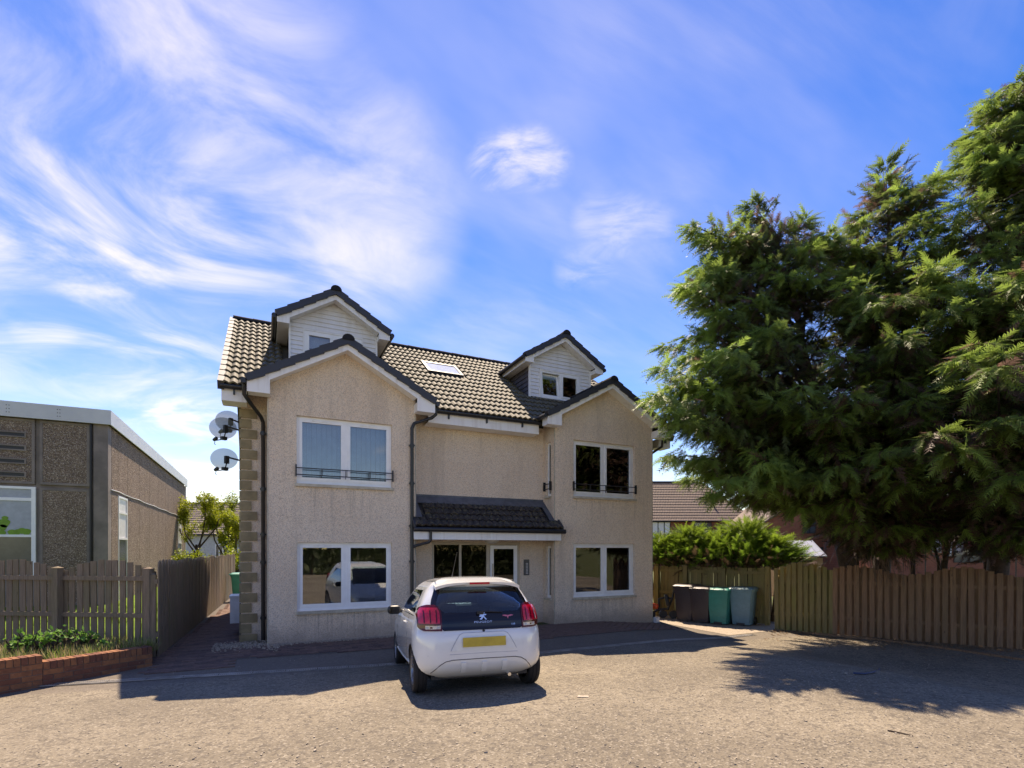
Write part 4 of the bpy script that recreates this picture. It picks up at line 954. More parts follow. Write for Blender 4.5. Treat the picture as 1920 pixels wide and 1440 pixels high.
# tail lamps
for s in (-1, 1):
    rows_ = []
    for z in np.linspace(.795, 1.10, 25):
        t = (z-.795)/.305; e = math.sqrt(max(0, 1-max(0, (t-.60)/.40)**2)); cx_ = .615-.02*t; inner = cx_-(cx_-.49)*(.30+.70*e); outer = cx_+(.742-cx_)*(.25+.75*e)-.05*max(0, (.22-t)/.22)**2
        rows_.append((z, *sorted((s*inner, s*outer))))
    lo = patch('tail_lamp', rearS, rows_, 12, M['dark_red'], car, .022, .022)
    rows2 = [(z, *sorted((s*(min(abs(a), abs(b))+.022), s*(max(abs(a), abs(b))-.022)))) for z, a, b in rows_ if .875 < z < 1.07]
    patch('red_lens', rearS, rows2, 12, M['red_lens'], lo, .034, .02)
    for q in (.545, .605, .665):
        patch('lens_rib', rearS, [(z, *sorted((s*(q-.006), s*(q+.006)))) for z in np.linspace(.89, 1.03, 6)], 2, M['dark_red'], lo, .0365, .006)
    patch('reversing_lens', rearS, [(z, *sorted((s*(.505), s*(.66)))) for z in np.linspace(.815, .862, 4)], 8, M['clear_lens'], lo, .029, .012)
    for q in (.53, .60, .64):
        patch('bulb', rearS, [(z, *sorted((s*(q-.012), s*(q+.012)))) for z in np.linspace(.825, .85, 3)], 2, M['dark_red'] if q == .60 else M['lamp_grey'], lo, .031, .006)
    patch('side_reflector', leftS if s < 0 else rightS, [(z, *((-.26, -.215) if s < 0 else (-.215, -.26))) for z in np.linspace(.89, .99, 4)], 3, M['lamp_grey'], lo, .012 if s < 0 else .012, .012)
# rear bumper: plate recess, plate, lower valance with three ribs
patch('plate_recess', rearS, [(z, -I(z, [(.555, .40), (.73, .30), (.76, .27)]), I(z, [(.555, .40), (.73, .30), (.76, .27)])) for z in np.linspace(.555, .762, 7)], 18, M['white_paint'], car, .004, .008)
def on_rear(pts, k): return off_patch(rearS, [(x, z, k) for x, z in pts])
sl = MB(); sl.tube(on_rear([(-.40, .555), (-.37, .62), (-.325, .70), (-.29, .748), (-.25, .764), (0, .766), (.25, .764), (.29, .748), (.325, .70), (.37, .62), (.40, .555)], .002), .0045, 6); sl.build('recess_edge', M['lamp_grey'], car, 50)
npl = MB(); yb_ = rear_y(.0, .655)-.022; npl.box(-.26, .26, yb_, yb_+.012, .60, .712); npo = npl.build('number_plate', M['yellow'], car)
sl = MB(); sl.tube(on_rear([(-.62, .29), (-.58, .335), (-.52, .395), (-.46, .432), (-.38, .448), (0, .452), (.38, .448), (.46, .432), (.52, .395), (.58, .335), (.62, .29)], .001), .005, 6); sl.build('valance_seam', M['seam'], car, 50)
for q in (-.25, .0, .25):
    patch('valance_rib', rearS, [(z, q-.03, q+.03) for z in np.linspace(.295, .415, 5)], 3, M['white_paint'], car, .016, .016)
sl = MB(); sl.tube(on_rear([(-.66, .505), (-.4, .515), (0, .52), (.4, .515), (.66, .505)], .000), .0035, 6); sl.build('bumper_crease', M['lamp_grey'], car, 50)
lk = MB(); p = on_rear([(0.0, .782)], .004)[0]; lk.lathe([(.016, 0), (.016, .006)], 16, Matrix.Translation(p) @ Matrix.Rotation(R(90), 4, 'X')); lk.build('boot_button', M['black_plastic'], car)
# wiper
wp = MB(); wp.tube(on_rear([(-.04, 1.0), (.10, 1.0), (.25, .988)], .028), [.012, .010, .006], 6); wp.build('rear_wiper', M['black_plastic'], car, 50)
wp = MB(); wp.box(-.07, .01, -.475, -.43, .985, 1.02); wp.build('wiper_cap', M['black_plastic'], car)
# badge, name, model and decal, laid on the tailgate
tilt = math.atan2(rear_y(0, .95)-rear_y(0, .85), .10)
def on_gate(x, z): p = off_patch(rearS, [(x, z, .0145)])[0]; return p
def flat_text(body, size, x, z, mat, name):
    cu = bpy.data.curves.new('txt', 'FONT'); cu.body = body; cu.size = size; cu.align_x = 'CENTER'; cu.extrude = .0015; cu.space_character = 1.15
    to = bpy.data.objects.new('txt', cu); COL.objects.link(to); dg = bpy.context.evaluated_depsgraph_get(); me = bpy.data.meshes.new_from_object(to.evaluated_get(dg)); bpy.data.objects.remove(to)
    me.materials.clear(); me.materials.append(mat); yaw = math.atan2(rear_y(x+.03, z)-rear_y(x-.03, z), .06)
    return link(name, me, tg, on_gate(x, z), (R(90)-tilt, 0, yaw))
lt = flat_text('PEUGEOT', .034, 0, .876, M['chrome'], 'lettering'); lt.scale = (1.35, 1, 1)
lt = flat_text('108', .032, .375, .836, M['chrome'], 'lettering')
lion = [(-.018, 0), (-.050, .004), (-.046, .016), (-.030, .022), (-.018, .045), (-.034, .040), (-.054, .046), (-.052, .060), (-.036, .058), (-.050, .078), (-.044, .092), (-.022, .082), (-.030, .100), (-.014, .116), (.012, .120), (.032, .108), (.030, .096), (.018, .094), (.034, .078), (.048, .088), (.056, .072), (.036, .062), (.022, .066), (.018, .052), (.034, .034), (.046, .012), (.060, .008), (.056, 0), (.034, 0), (.024, .022), (.006, .036), (-.006, .018)]
lb = MB(); lb.prism([(x, y, 0) for x, y in lion], (0, 0, .004)); lbm = lb.mesh('emblem', M['chrome'])
bmm = bmesh.new(); bmm.from_mesh(lbm); bmesh.ops.triangulate(bmm, faces=bmm.faces); bmesh.ops.recalc_face_normals(bmm, faces=bmm.faces); bmm.to_mesh(lbm); bmm.free()
link('emblem', lbm, tg, on_gate(0, .912), (R(90)-tilt, 0, 0), (.82, .82, 1))
dc = MB()
wing = [(.0, .012), (.05, .022), (.10, .018), (.085, .008), (.095, .0), (.06, .002), (.05, -.010), (.028, -.004), (.012, -.014), (.006, -.040), (0, -.046)]
pts = wing+[(-x, y) for x, y in wing[::-1]][1:-1]
dc.prism([(x, y, 0) for x, y in pts][::-1], (0, 0, .001)); dme = dc.mesh('decal', M['pink']); bmm = bmesh.new(); bmm.from_mesh(dme); bmesh.ops.triangulate(bmm, faces=bmm.faces); bmesh.ops.recalc_face_normals(bmm, faces=bmm.faces); bmm.to_mesh(dme); bmm.free()
link('decal', dme, tg, on_gate(.315, .945), (R(90)-tilt, 0, R(6)), (.72, .72, 1))
# side glass, pillars, seams, handles, mirrors
for s, S_ in ((-1, leftS), (1, rightS)):
    fl2 = (lambda a, b: (b, a)) if s < 0 else (lambda a, b: (a, b))
    rw = []
    for z in np.linspace(.955, 1.325, 10):
        t = (z-.955)/.37; y0 = .06+.36*t**1.4+.05*max(0, (.2-t)/.2); y1 = 1.98-1.62*(z-.955)-.06*t**4
        rw.append((z, *fl2(y0, y1)))
    patch('side_window', S_, rw, 20, M['side_glass'], car, .006, .006)
    patch('window_pillar', S_, [(z, *fl2(.50+.22*(z-.955), .585+.20*(z-.955))) for z in np.linspace(.958, 1.322, 6)], 3, M['black_plastic'], car, .009, .006)
    sm_ = MB(); P = lambda lst: off_patch(S_, [(y, z, .0008) for y, z in lst])
    sm_.tube(P([(.52, .955), (.47, .85), (.46, .70), (.50, .55), (.58, .42), (.66, .34)]), .0045, 5); sm_.tube(P([(1.72, .93), (1.78, .70), (1.78, .5), (1.76, .34)]), .0045, 5); sm_.tube(P([(.66, .335), (1.1, .33), (1.76, .335)]), .004, 5)
    sm_.build('door_seam', M['seam'], car, 50)
    hd = MB(); hp = P([(.64, .835), (.70, .84), (.80, .84), (.86, .835)]); hd.tube([p + Vector((s*(.018 if 0 < i < 3 else .0), 0, 0)) for i, p in enumerate(hp)], [.012, .016, .016, .012], 8); hd.build('door_handle', M['white_paint'], car, 50)
    mr = bevel_box(.20, .12, .135, .055, 4); bm_obj('door_mirror', mr, M['black_plastic'], car, (s*.875, 1.50, .965)); 
    mr = MB(); mr.tube([(s*.74, 1.52, .94), (s*.82, 1.51, .955)], .03, 8); mr.build('mirror_arm', M['black_plastic'], car, 50)
    ml = MB(); ml.add([(s*.875-.065, 1.4392, .92), (s*.875+.065, 1.4392, .92), (s*.875+.065, 1.4392, 1.01), (s*.875-.065, 1.4392, 1.01)], [(0, 1, 2, 3)]); ml.build('mirror_glass', M['black_gloss'], car)
    st_ = MB(); st_.tube(P([(.33, .325), (1.2, .30), (2.0, .325)]), .02, 6); st_.build('sill_skirt', M['white_paint'], car, 60)
    # headlamps for the reflection in the window
    patch('headlamp', frontS, [(z, *((.40, .72) if s < 0 else (-.72, -.40))) for z in np.linspace(.60, .74, 5)], 8, M['lamp_grey'], car, .012, .012)
patch('windscreen', frontS, [(z, -(WW(z)-.075), WW(z)-.075) for z in np.linspace(1.0, 1.375, 9)], 20, M['car_glass'], car, .006, .006)
patch('front_grille', frontS, [(z, -.46, .46) for z in np.linspace(.33, .50, 5)], 12, M['black_plastic'], car, .008, .008)
patch('front_plate', frontS, [(z, -.26, .26) for z in np.linspace(.52, .62, 3)], 6, M['cloth_white'], car, .014, .008)
# roof seams and aerial
for s in (-1, 1):
    rs_ = MB(); rs_.tube([(s*.50, -.11, 1.402), (s*.505, .1, 1.4035), (s*.50, .6, 1.402), (s*.49, .95, 1.398)], .005, 6); rs_.build('roof_seam', M['seam'], car, 50)
ae = MB(); ae.tube([(-.16, .62, 1.455), (-.16, .58, 1.50), (-.125, .42, 1.80)], [.012, .004, .0025], 6); ae.build('aerial', M['black_plastic'], car, 50)
# wheels
tyre = MB(); tw = .165; ro = .288
tyre.lathe([(.195, -tw/2+.012), (.235, -tw/2), (.272, -tw/2+.006), (ro, -tw/2+.028), (ro, -.03), (ro-.006, -.028), (ro-.006, -.022), (ro, -.02), (ro, .02), (ro-.006, .022), (ro-.006, .028), (ro, .03), (ro, tw/2-.028), (.272, tw/2-.006), (.235, tw/2), (.195, tw/2-.012)], 40, Matrix.Rotation(R(90), 4, 'Y'), cap=False)
tym = tyre.mesh('tyre', M['tyre'], 40)
rim = MB(); Mx = Matrix.Rotation(R(90), 4, 'Y'); rim.lathe([(.205, .062), (.197, .072), (.185, .066), (.18, .03), (.175, -.03)], 36, Mx, cap=False); rim.lathe([(.05, .0), (.05, .045), (.035, .055), (.001, .057)], 16, Mx, cap=False)
rim.lathe([(.19, .02), (.001, .02)], 36, Mx, 1, cap=False)
for k in range(5):
    for dd in (-.16, .16):
        a = 2*math.pi*k/5+dd; a2 = 2*math.pi*k/5+dd*1.5
        r0, r1 = .035, .19; p = lambda r, an, wd, h: (h, r*math.cos(an)-wd*math.sin(an), r*math.sin(an)+wd*math.cos(an))
        vs = [p(r0, a, -.012, .03), p(r0, a, .012, .03), p(r1, a2, .012, .03), p(r1, a2, -.012, .03), p(r0, a, -.010, .052), p(r0, a, .010, .052), p(r1, a2, .010, .062), p(r1, a2, -.010, .062)]
        rim.add(vs, [(4, 5, 6, 7), (0, 4, 7, 3), (1, 2, 6, 5), (0, 1, 5, 4), (2, 3, 7, 6)])
rmm = rim.mesh('rim', [M['rim'], M['rim_dark']], 40)
for y in (0, 2.34):
    for s in (-1, 1):
        wo = link('wheel', tym, car, (s*.715, y, .287), (random.uniform(0, 6), 0, 0) if s > 0 else (random.uniform(0, 6), 0, math.pi))
        link('rim', rmm, wo)
und = MB(); und.box(-.60, .60, -.30, 2.70, .19, .24); und.tube([(-.55, 0, .27), (.55, 0, .27)], .04, 8); und.build('underbody', M['black_plastic'], car)
ex = MB(); ex.tube([(.30, .3, .24), (.32, -.35, .235), (.32, -.47, .225)], .022, 10); ex.build('exhaust', M['chrome'], car, 50)
# cabin
for x in (-.34, .34):
    bm_obj('seat', bevel_box(.46, .16, .62, .06, 3), M['seat'], car, (x, .80, .74), (R(14), 0, 0)); bm_obj('headrest', bevel_box(.25, .10, .20, .045, 3), M['seat'], car, (x, .70, 1.13), (R(10), 0, 0))
    bm_obj('headrest', bevel_box(.24, .09, .15, .04, 3), M['seat'], car, (x, .02, 1.03), (R(10), 0, 0))
bm_obj('rear_bench', bevel_box(1.2, .14, .50, .05, 2), M['seat'], car, (0, .08, .74), (R(14), 0, 0))
bm_obj('dashboard', bevel_box(1.34, .34, .22, .07, 2), M['seat'], car, (0, 1.70, .90))

# ------------------------------------------------------------------ fences
def board_mesh(name, w, t, top, mat):
    """one metre tall board, foot at the origin; top: flat / dome / slant"""
    if top == 'dome': pr = [(-w/2, 0), (w/2, 0), (w/2, .90), (w*.44, .935), (w*.30, .97), (w*.12, .993), (0, 1), (-w*.12, .993), (-w*.30, .97), (-w*.44, .935), (-w/2, .90)]
    else: pr = [(-w/2, 0), (w/2, 0), (w/2, 1), (-w/2, 1)]
    mb = MB(); mb.prism([(x, -t/2, z) for x, z in pr][::1], (0, t, 0)); me = mb.mesh(name, mat)
    bm2 = bmesh.new(); bm2.from_mesh(me); bmesh.ops.recalc_face_normals(bm2, faces=bm2.faces); bm2.to_mesh(me); bm2.free(); return me
def fence_run(name, label, a, b, board, pitch, base, hgt, rail_z, rail_side, mat, posts, post_h, post_w=.10, group=None, rail_w=.035, rail_h=.075, jitter=.01, skip=(), zoff=lambda p: 0.0, both=False):
    """a straight fence from a to b with boards, rails and posts as parts"""
    rail_side = -rail_side; a, b = Vector(a), Vector(b); d = (b-a); ln = d.length; d.normalize(); nrm = Vector((d.y, -d.x, 0)); ang = math.atan2(d.y, d.x)
    f = thing(name, label, 'fence', (a.x, a.y, gz(a.x, a.y)), ang, group); z0 = gz(a.x, a.y)
    n = int(ln/pitch)
    for i in range(n):
        if i in skip: continue
        s_ = (i+.5)*ln/n; p = a+d*s_; zb = gz(p.x, p.y)-z0+base(s_)+zoff(p)
        link('board', board, f, (s_+random.uniform(-jitter, jitter)*.6, 0, zb), (random.uniform(-.008, .008), random.uniform(-jitter, jitter), 0), (1, 1, hgt(s_)-base(s_)+random.uniform(-jitter, jitter)))
    if both:      # hit-and-miss: a second row of boards on the far side of the rails, over the gaps
        for i in range(n-1):
            s_ = (i+1)*ln/n; p = a+d*s_; zb = gz(p.x, p.y)-z0+base(s_)+zoff(p)
            link('board', board, f, (s_+random.uniform(-.01, .01), rail_side*(.036+rail_w), zb), (0, random.uniform(-jitter, jitter), 0), (1, 1, hgt(s_)-base(s_)-random.uniform(.0, .05)))
    for z in rail_z:
        r_ = MB(); za = zoff(a); zb_ = gz(b.x, b.y)-z0+zoff(b); y0, y1 = sorted((rail_side*.013, rail_side*(.013+rail_w)))
        r_.add([(0, y0, z+za), (ln, y0, z+zb_), (ln, y1, z+zb_), (0, y1, z+za), (0, y0, z+za+rail_h), (ln, y0, z+zb_+rail_h), (ln, y1, z+zb_+rail_h), (0, y1, z+za+rail_h)], [(0, 3, 2, 1), (4, 5, 6, 7), (0, 1, 5, 4), (2, 3, 7, 6), (0, 4, 7, 3), (1, 2, 6, 5)])
        r_.build('rail', mat, f)
    for s_ in posts:
        p = a+d*s_; pm_ = MB(); zz = gz(p.x, p.y)-z0+zoff(p); yy = rail_side*.075; h_ = post_h
        pm_.box(s_-post_w/2, s_+post_w/2, yy-post_w/2, yy+post_w/2, zz-.05, zz+h_); pm_.add([(s_-post_w/2-.008, yy-post_w/2-.008, zz+h_), (s_+post_w/2+.008, yy-post_w/2-.008, zz+h_), (s_+post_w/2+.008, yy+post_w/2+.008, zz+h_), (s_-post_w/2-.008, yy+post_w/2+.008, zz+h_), (s_, yy, zz+h_+.03)], [(0, 1, 4), (1, 2, 4), (2, 3, 4), (3, 0, 4), (0, 3, 2, 1)])
        pm_.build('post', mat, f)
    return f
bl_ = board_mesh('board', .105, .018, 'flat', M['wood_l']); bd_ = board_mesh('board', .125, .02, 'dome', M['wood_l'])
bow = lambda s_: 1.45+.22*(1-((s_ % 1.8)/.9-1)**2)
# bow-topped garden fence: rails and posts face the yard
P0 = FEN_A+FEN_D*5.4
fence_run('garden_fence', 'weathered bow-topped picket fence behind the low brick wall', P0, FEN_A, bl_, .138, lambda s_: .17, lambda s_: bow(5.4-s_)-.03, (1.29, .66), 1, M['wood_l'], (5.33, 3.6, 1.8, .02), 1.50, .11)
# side path fence: close boarded with dome tops
SP0, SP1 = Vector((-1.62, 10.50, 0)), Vector((-1.08, 24.0, 0))
fence_run('path_fence', 'close-boarded fence with rounded board tops along the side path', SP0, SP1, bd_, .132, lambda s_: .01, lambda s_: 1.62+.02*math.sin(s_*3), (.35, 1.25), -1, M['wood_l'], (.05, 2.0, 4.0, 6.0, 8.0, 10, 12), 1.4, .08)
# boundary behind the bins: rails face the yard
bg_ = board_mesh('board', .10, .018, 'flat', M['wood_g']); br_ = board_mesh('board', .092, .02, 'flat', M['wood_r']); bgr = board_mesh('board', .088, .02, 'flat', M['wood_g'])
ln_b = (BF_B-BF_A).length
fence_run('rail_fence', 'mossy boarded fence with its rails showing behind the row of bins', BF_A, BF_B, bg_, .109, lambda s_: .02, lambda s_: 1.46, (1.30, .68, .15), 1, M['wood_g'], (.15, 1.0, 2.05, ln_b-.05), 1.50, .10)
# fence under the conifers, boards to the yard: first a short green bow panel, then the long brown run
G1 = RF_C+RF_DIR*1.25
fence_run('bow_panel_fence', 'short green-stained fence panel with a bowed top beside the bins', RF_C, G1, bgr, .122, lambda s_: .0, lambda s_: 1.45+.20*math.sin(math.pi*min(1, s_/1.25)), (.35, 1.15), -1, M['wood_g'], (.1,), 1.3, .09, both=True)
RE = RF_D+RF_DIR*3.2
fence_run('boundary_fence', 'long brown boarded fence in the shade of the tall conifers', G1-RF_DIR*.05, RE, br_, .136, lambda s_: .0, lambda s_: 1.50+.09*math.sin(s_*3.4), (.35, 1.15), -1, M['wood_r'], (1.5, 3.4, 5.3), 1.4, .09, both=True)
k_ = MB(); pts = [gnd(1520, 1189), gnd(1640, 1200), gnd(1760, 1215), gnd(1900, 1236), gnd(2100, 1262)]
for p, q in zip(pts[:-1], pts[1:]):
    d = (q-p).normalized(); n_ = Vector((d.y, -d.x, 0))*.03
    k_.prism([p-n_, p+n_, p+n_+Vector((0, 0, .035)), p-n_+Vector((0, 0, .035))], (q-p)*.995)
k_.build('edging_board', M['wood_r'], None, label='thin timber edging lying along the asphalt beside the brown fence', cat='edging')

# ------------------------------------------------------------------ low brick wall
bw = thing('garden_wall', 'low orange brick wall with a brick-on-edge top edging the planting bed', 'brick wall', (WALL_A.x, WALL_A.y, 0), math.atan2(WALL_D.y, WALL_D.x))
# local x runs left from the gate post; local +y faces the yard
def inside(s_): return gz(WALL_A.x+WALL_D.x*s_, WALL_A.y+WALL_D.y*s_)
fy = 1.0
st_m = MB(); st_m.box(0, .215, -.05, .05, 0, .065); st_me = st_m.mesh('brick', M['brick']); so_m = MB(); so_m.box(0, .064, -.108, .108, 0, .103); so_me = so_m.mesh('brick', M['brick'])
mo = MB(); mo.box(.004, 1.345, -.096, .096, -.15, .262); mo.box(1.351, 4.6, -.096, .096, -.15, .355); mo.build('mortar', M['mortar'], bw)
for zone, x0, x1, ztop in ((0, 0, 1.346, .275), (1, 1.35, 4.6, .370)):
    n = int((x1-x0)/.0745)
    for i in range(n): link('brick', so_me, bw, (x0+i*(x1-x0)/n+.004, 0, ztop-.103+random.uniform(-.002, .002)), (0, random.uniform(-.006, .006), 0))
    zc_ = ztop-.103-.075; r_ = 0
    while zc_ > -.12:
        x = x0-(.112 if r_ % 2 else 0)
        while x < x1-.03:
            xa, xb = max(x, x0), min(x+.215, x1-.002)
            if xb-xa > .04:
                for yy in (.052,):
                    link('brick', st_me, bw, (xa, yy+random.uniform(-.002, .002), zc_), (0, 0, 0), ((xb-xa)/.215, 1, 1))
            x += .225
        zc_ -= .075; r_ += 1
# ------------------------------------------------------------------ wheelie bins
def wheelie(label, mat, loc, rz, h=1.0, w=.56, dpt_=.66):
    o = thing('wheelie_bin', label, 'bin', loc, rz, 'wheelie bins')
    b = MB(); lv = [(.03, .76), (.30, .83), (h*.88, .97), (h*.88, 1.04), (h*.93, 1.05)]
    def ring(z, k):
        a, c = w/2*k, dpt_/2*k; r_ = .05; q = []
        for sx, sy, t0 in ((1, 1, 0), (-1, 1, 90), (-1, -1, 180), (1, -1, 270)):
            for t in (0, 45, 90): q.append((sx*(a-r_)+r_*math.cos(R(t0+t)), sy*(c-r_)+r_*math.sin(R(t0+t)), z))
        return q
    for z, k in lv: b.v += ring(z, k)
    n = 12; b.f = [(j*n+i, j*n+(i+1) % n, (j+1)*n+(i+1) % n, (j+1)*n+i) for j in range(len(lv)-1) for i in range(n)]+[tuple(range(n))[::-1]]; b.m = [0]*len(b.f)
    b.build('body', mat, o, 40)
    l = MB(); l.v = ring(h*.93, 1.07)+ring(h*.955, 1.08)+[(x*.9, y*.9, z) for x, y, z in ring(h*.995, 1.0)]; l.f = [(j*n+i, j*n+(i+1) % n, (j+1)*n+(i+1) % n, (j+1)*n+i) for j in range(2) for i in range(n)]+[tuple(24+i for i in range(n)), tuple(range(n))[::-1]]; l.m = [0]*len(l.f)
    lo = l.build('lid', mat, o, 40)
    for x in (-.12, .12):
        g = MB(); g.box(x-.05, x+.05, -dpt_*.585, -dpt_*.53, h*.925, h*.96); g.build('lid_grip', mat, lo)
    hd = MB(); hd.tube([(-w*.42, dpt_/2*1.02, h*.93), (-w*.42, dpt_/2+.11, h*.96), (w*.42, dpt_/2+.11, h*.96), (w*.42, dpt_/2*1.02, h*.93)], .016, 8); hd.build('handle', mat, o, 50)
    for x in (-w*.43, w*.43):
        wh = MB(); wh.lathe([(.04, -.022), (.095, -.024), (.10, -.015), (.10, .015), (.095, .024), (.04, .022)], 20, Matrix.Translation((x, dpt_*.33, .10)) @ Matrix.Rotation(R(90), 4, 'Y')); wh.build('wheel', M['black_plastic'], o, 40)
    ft = MB(); ft.box(-.10, .10, -dpt_*.40, -dpt_*.34, .0, .075); ft.build('foot', M['black_plastic'], o)
    return o
for (px, py, lab, mt, hh, ang) in ((1288, 1166, 'dark brown wheelie bin standing beside the scooter', 'bin_dark', 1.0, -66), (1318, 1169, 'dark brown wheelie bin squeezed against the teal bin', 'bin_dark', .96, -66), (1352, 1172, 'teal green wheelie bin between a brown and a grey-blue bin', 'bin_green', .95, -66), (1394, 1174, 'grey-blue wheelie bin at the fence-post end of the row', 'bin_blue', .98, -64)):
    p = gnd(px, py)+Vector((.18, .16, 0)); wheelie(lab, M[mt], (p.x, p.y, gz(p.x, p.y)+.004), R(ang), hh)
wheelie('green wheelie bin at the far end of the side path', M['bin_green'], (-.72, 20.6, .004), R(-90), 1.0)

# child's scooter-like bike with an orange seat box
sc = thing('ride_on_toy', 'small black ride-on toy with an orange box by the fence', 'toy', (*gnd(1242, 1160).to_2d(), gz(10, 11)), R(-40))
for x in (-.30, .02, .30):
    t_ = MB(); t_.lathe([(.05, -.02), (.11, -.022), (.118, 0), (.11, .022), (.05, .02)], 18, Matrix.Translation((x, random.uniform(-.12, .12), .118)) @ Matrix.Rotation(R(90), 4, 'X'))
    t_.build('wheel', M['black_plastic'], sc, 40)
t_ = MB(); t_.tube([(-.28, 0, .15), (-.1, 0, .26), (.15, 0, .28), (.28, 0, .62), (.30, 0, .78)], [.025, .03, .035, .03, .02], 8); t_.tube([(.30, -.2, .76), (.30, .2, .80)], .016, 8); t_.tube([(-.1, .0, .26), (-.1, .05, .55), (.12, .08, .60), (.26, .03, .56)], .028, 8); t_.build('frame', M['black_plastic'], sc, 50)
bm_obj('seat_back', bevel_box(.10, .26, .34, .04, 2), M['black_plastic'], sc, (.12, 0, .52), (0, R(-12), 0))
bm_obj('orange_box', bevel_box(.26, .18, .15, .05, 3), M['orange'], sc, (-.24, -.05, .36), (0, R(10), 0))
ip = MB(); ip.prism([(0, 0, 0), (.12, 0, 0), (.12, .10, 0), (0, .10, 0)][::-1], (0, 0, .14)); ip.build('plastic_tub', M['white_box'], None, loc=(*gnd(1230, 1168).to_2d(), gz(9.4, 10.8)+.004), label='small white plastic tub by the corner of the right bay', cat='tub')

# ------------------------------------------------------------------ satellite dishes on the gable wall
def dish(label, c, az, wall_pt, sc_=1.0):
    o = thing('satellite_dish', label, 'satellite dish', c, az, 'satellite dishes')
    n = 28; b = MB(); a_, e_ = .275*sc_, .215*sc_
    for j in range(6):
        r_ = j/5
        for k in range(n): b.v.append((a_*r_*math.cos(2*math.pi*k/n), .07*(r_*r_)-.07, e_*r_*math.sin(2*math.pi*k/n)))
    b.f = [((j)*n+k, j*n+(k+1) % n, (j+1)*n+(k+1) % n, (j+1)*n+k) for j in range(5) for k in range(n)]; b.m = [0]*len(b.f)
    # bowl opens to local +y; tip it back a little
    b.v = [tuple(Matrix.Rotation(R(20), 3, 'X') @ Vector(v)) for v in b.v]
    b.build('reflector', M['dish'], o, 60)
    br2 = MB(); w_ = Matrix.Rotation(-az, 3, 'Z') @ (Vector(wall_pt)-Vector(c))
    br2.tube([(0, -.06, .02), (.02, -.12, .02), tuple(w_)], .017, 8); br2.box(-.035, .035, -.12, -.05, -.10, .05); br2.tube([(0, -.09, -.08), (0, -.02, -.22), (0, .28, -.21)], .012, 8); br2.box(-.05, .05, -.06, .02, -.235, -.17)
    br2.build('arm', M['iron'], o)
    ln = MB(); ln.lathe([(.03, -.05), (.035, .0), (.035, .05), (.02, .07)], 12, Matrix.Translation((0, .30, -.18)) @ Matrix.Rotation(R(75), 4, 'X')); ln.tube([(0, .30, -.20), (-.01, .31, -.28), (.0, .28, -.30)], .006, 6); ln.build('receiver', M['black_plastic'], o, 50)
    pl = MB(); pl.box(-.004, .012, -.06, .06, -.09, .09); pl.v = [tuple(Matrix.Rotation(-az, 3, 'Z') @ (Vector(v)+Vector(wall_pt)-Vector(c))) for v in pl.v]; pl.build('wall_plate', M['iron'], o)
dish('grey mesh satellite dish, front one of the upper pair on the gable wall', (-.74, 11.86, 4.24), R(32), (XL-.008, 11.76, 4.20))
dish('grey mesh satellite dish, rear one of the upper pair on the gable wall', (-.68, 12.45, 4.52), R(32), (XL-.008, 12.35, 4.47))
dish('grey mesh satellite dish mounted alone below the upper pair', (-.72, 11.86, 3.63), R(32), (XL-.008, 11.76, 3.60))
# ------------------------------------------------------------------ school block on the left
sch = thing('school_block', 'brown exposed-aggregate concrete block with a pale metal roof edge beyond the lawn', 'building', (0, 0, 0))
SX, SY, SE = -4.36, 19.9, 37.4; SL = -16.0
core = MB(); core.box(SL, SX-.06, SY+.06, SE-.05, 0, 5.9); core.build('wall_core', M['school_conc'], sch)
def panel(x0, x1, z0, z1): 
    p = MB(); p.box(x0+.02, x1-.02, SY, SY+.055, z0+.02, z1-.02); p.build('panel', M['aggregate'], sch)
def margin(x0, x1, z0, z1, w=.07):
    p = MB()
    for q in ((x0, x0+w, z0, z1), (x1-w, x1, z0, z1), (x0+w, x1-w, z1-w, z1), (x0+w, x1-w, z0, z0+w)): p.box(q[0], q[1], SY-.012, SY, q[2], q[3])
    p.build('panel_margin', M['school_conc'], sch)
for (x0, x1) in ((-6.02, -4.80), (-8.9, -6.09), (-11.8, -8.95)):
    panel(x0, x1, 3.72, 5.66); margin(x0+.02, x1-.02, 3.74, 5.64)
panel(-6.02, -4.80, .1, 3.66); margin(-6.0, -4.82, .12, 3.64)
for x0 in (-8.85, -11.75):   # louvre slots
    for k in range(4):
        s = MB(); z = 3.98+k*.39
        for q in ((x0+.3, x0+2.55, z+.07, z+.11), (x0+.3, x0+2.55, z-.06, z-.02), (x0+2.51, x0+2.55, z-.02, z+.07)): s.box(q[0], q[1], SY-.03, SY-.001, q[2], q[3])
        so_ = s.build('vent_surround', M['school_conc'], sch); v = MB(); v.box(x0+.3, x0+2.51, SY-.006, SY-.001, z-.02, z+.07); v.build('vent_slot', M['iron'], so_)
pl = MB(); pl.box(SX-.36, SX, SY-.02, SY+.36, 0, 5.67); pl.build('corner_pier', M['school_conc'], sch)
dpp = MB(); dpp.tube([(SX-.42, SY-.03, .1), (SX-.42, SY-.03, 5.66)], .035, 8); dpp.build('downpipe', M['iron'], sch)
fa = MB(); fa.box(SL, SX+.10, SY-.14, SY-.10, 5.66, 6.10); fa.box(SX+.06, SX+.10, SY-.10, SE+.1, 5.66, 6.10); fa.box(SL, SX+.06, SY-.10, SE, 6.0, 6.08); fa.build('roof_fascia', M['fascia'], sch)
sf = MB(); sf.box(SL, SX+.055, SY-.098, SY, 5.665, 5.69); sf.build('soffit', M['school_conc'], sch)
for x in (-5.55, -6.7):
    for z in (5.78, 5.88, 5.98):
        for dx in (0, .06): 
            b = MB(); b.lathe([(.012, 0), (.012, .006)], 8, Matrix.Translation((x+dx, SY-.14, z)) @ Matrix.Rotation(R(90), 4, 'X')); b.build('bolt', M['iron'], sch)
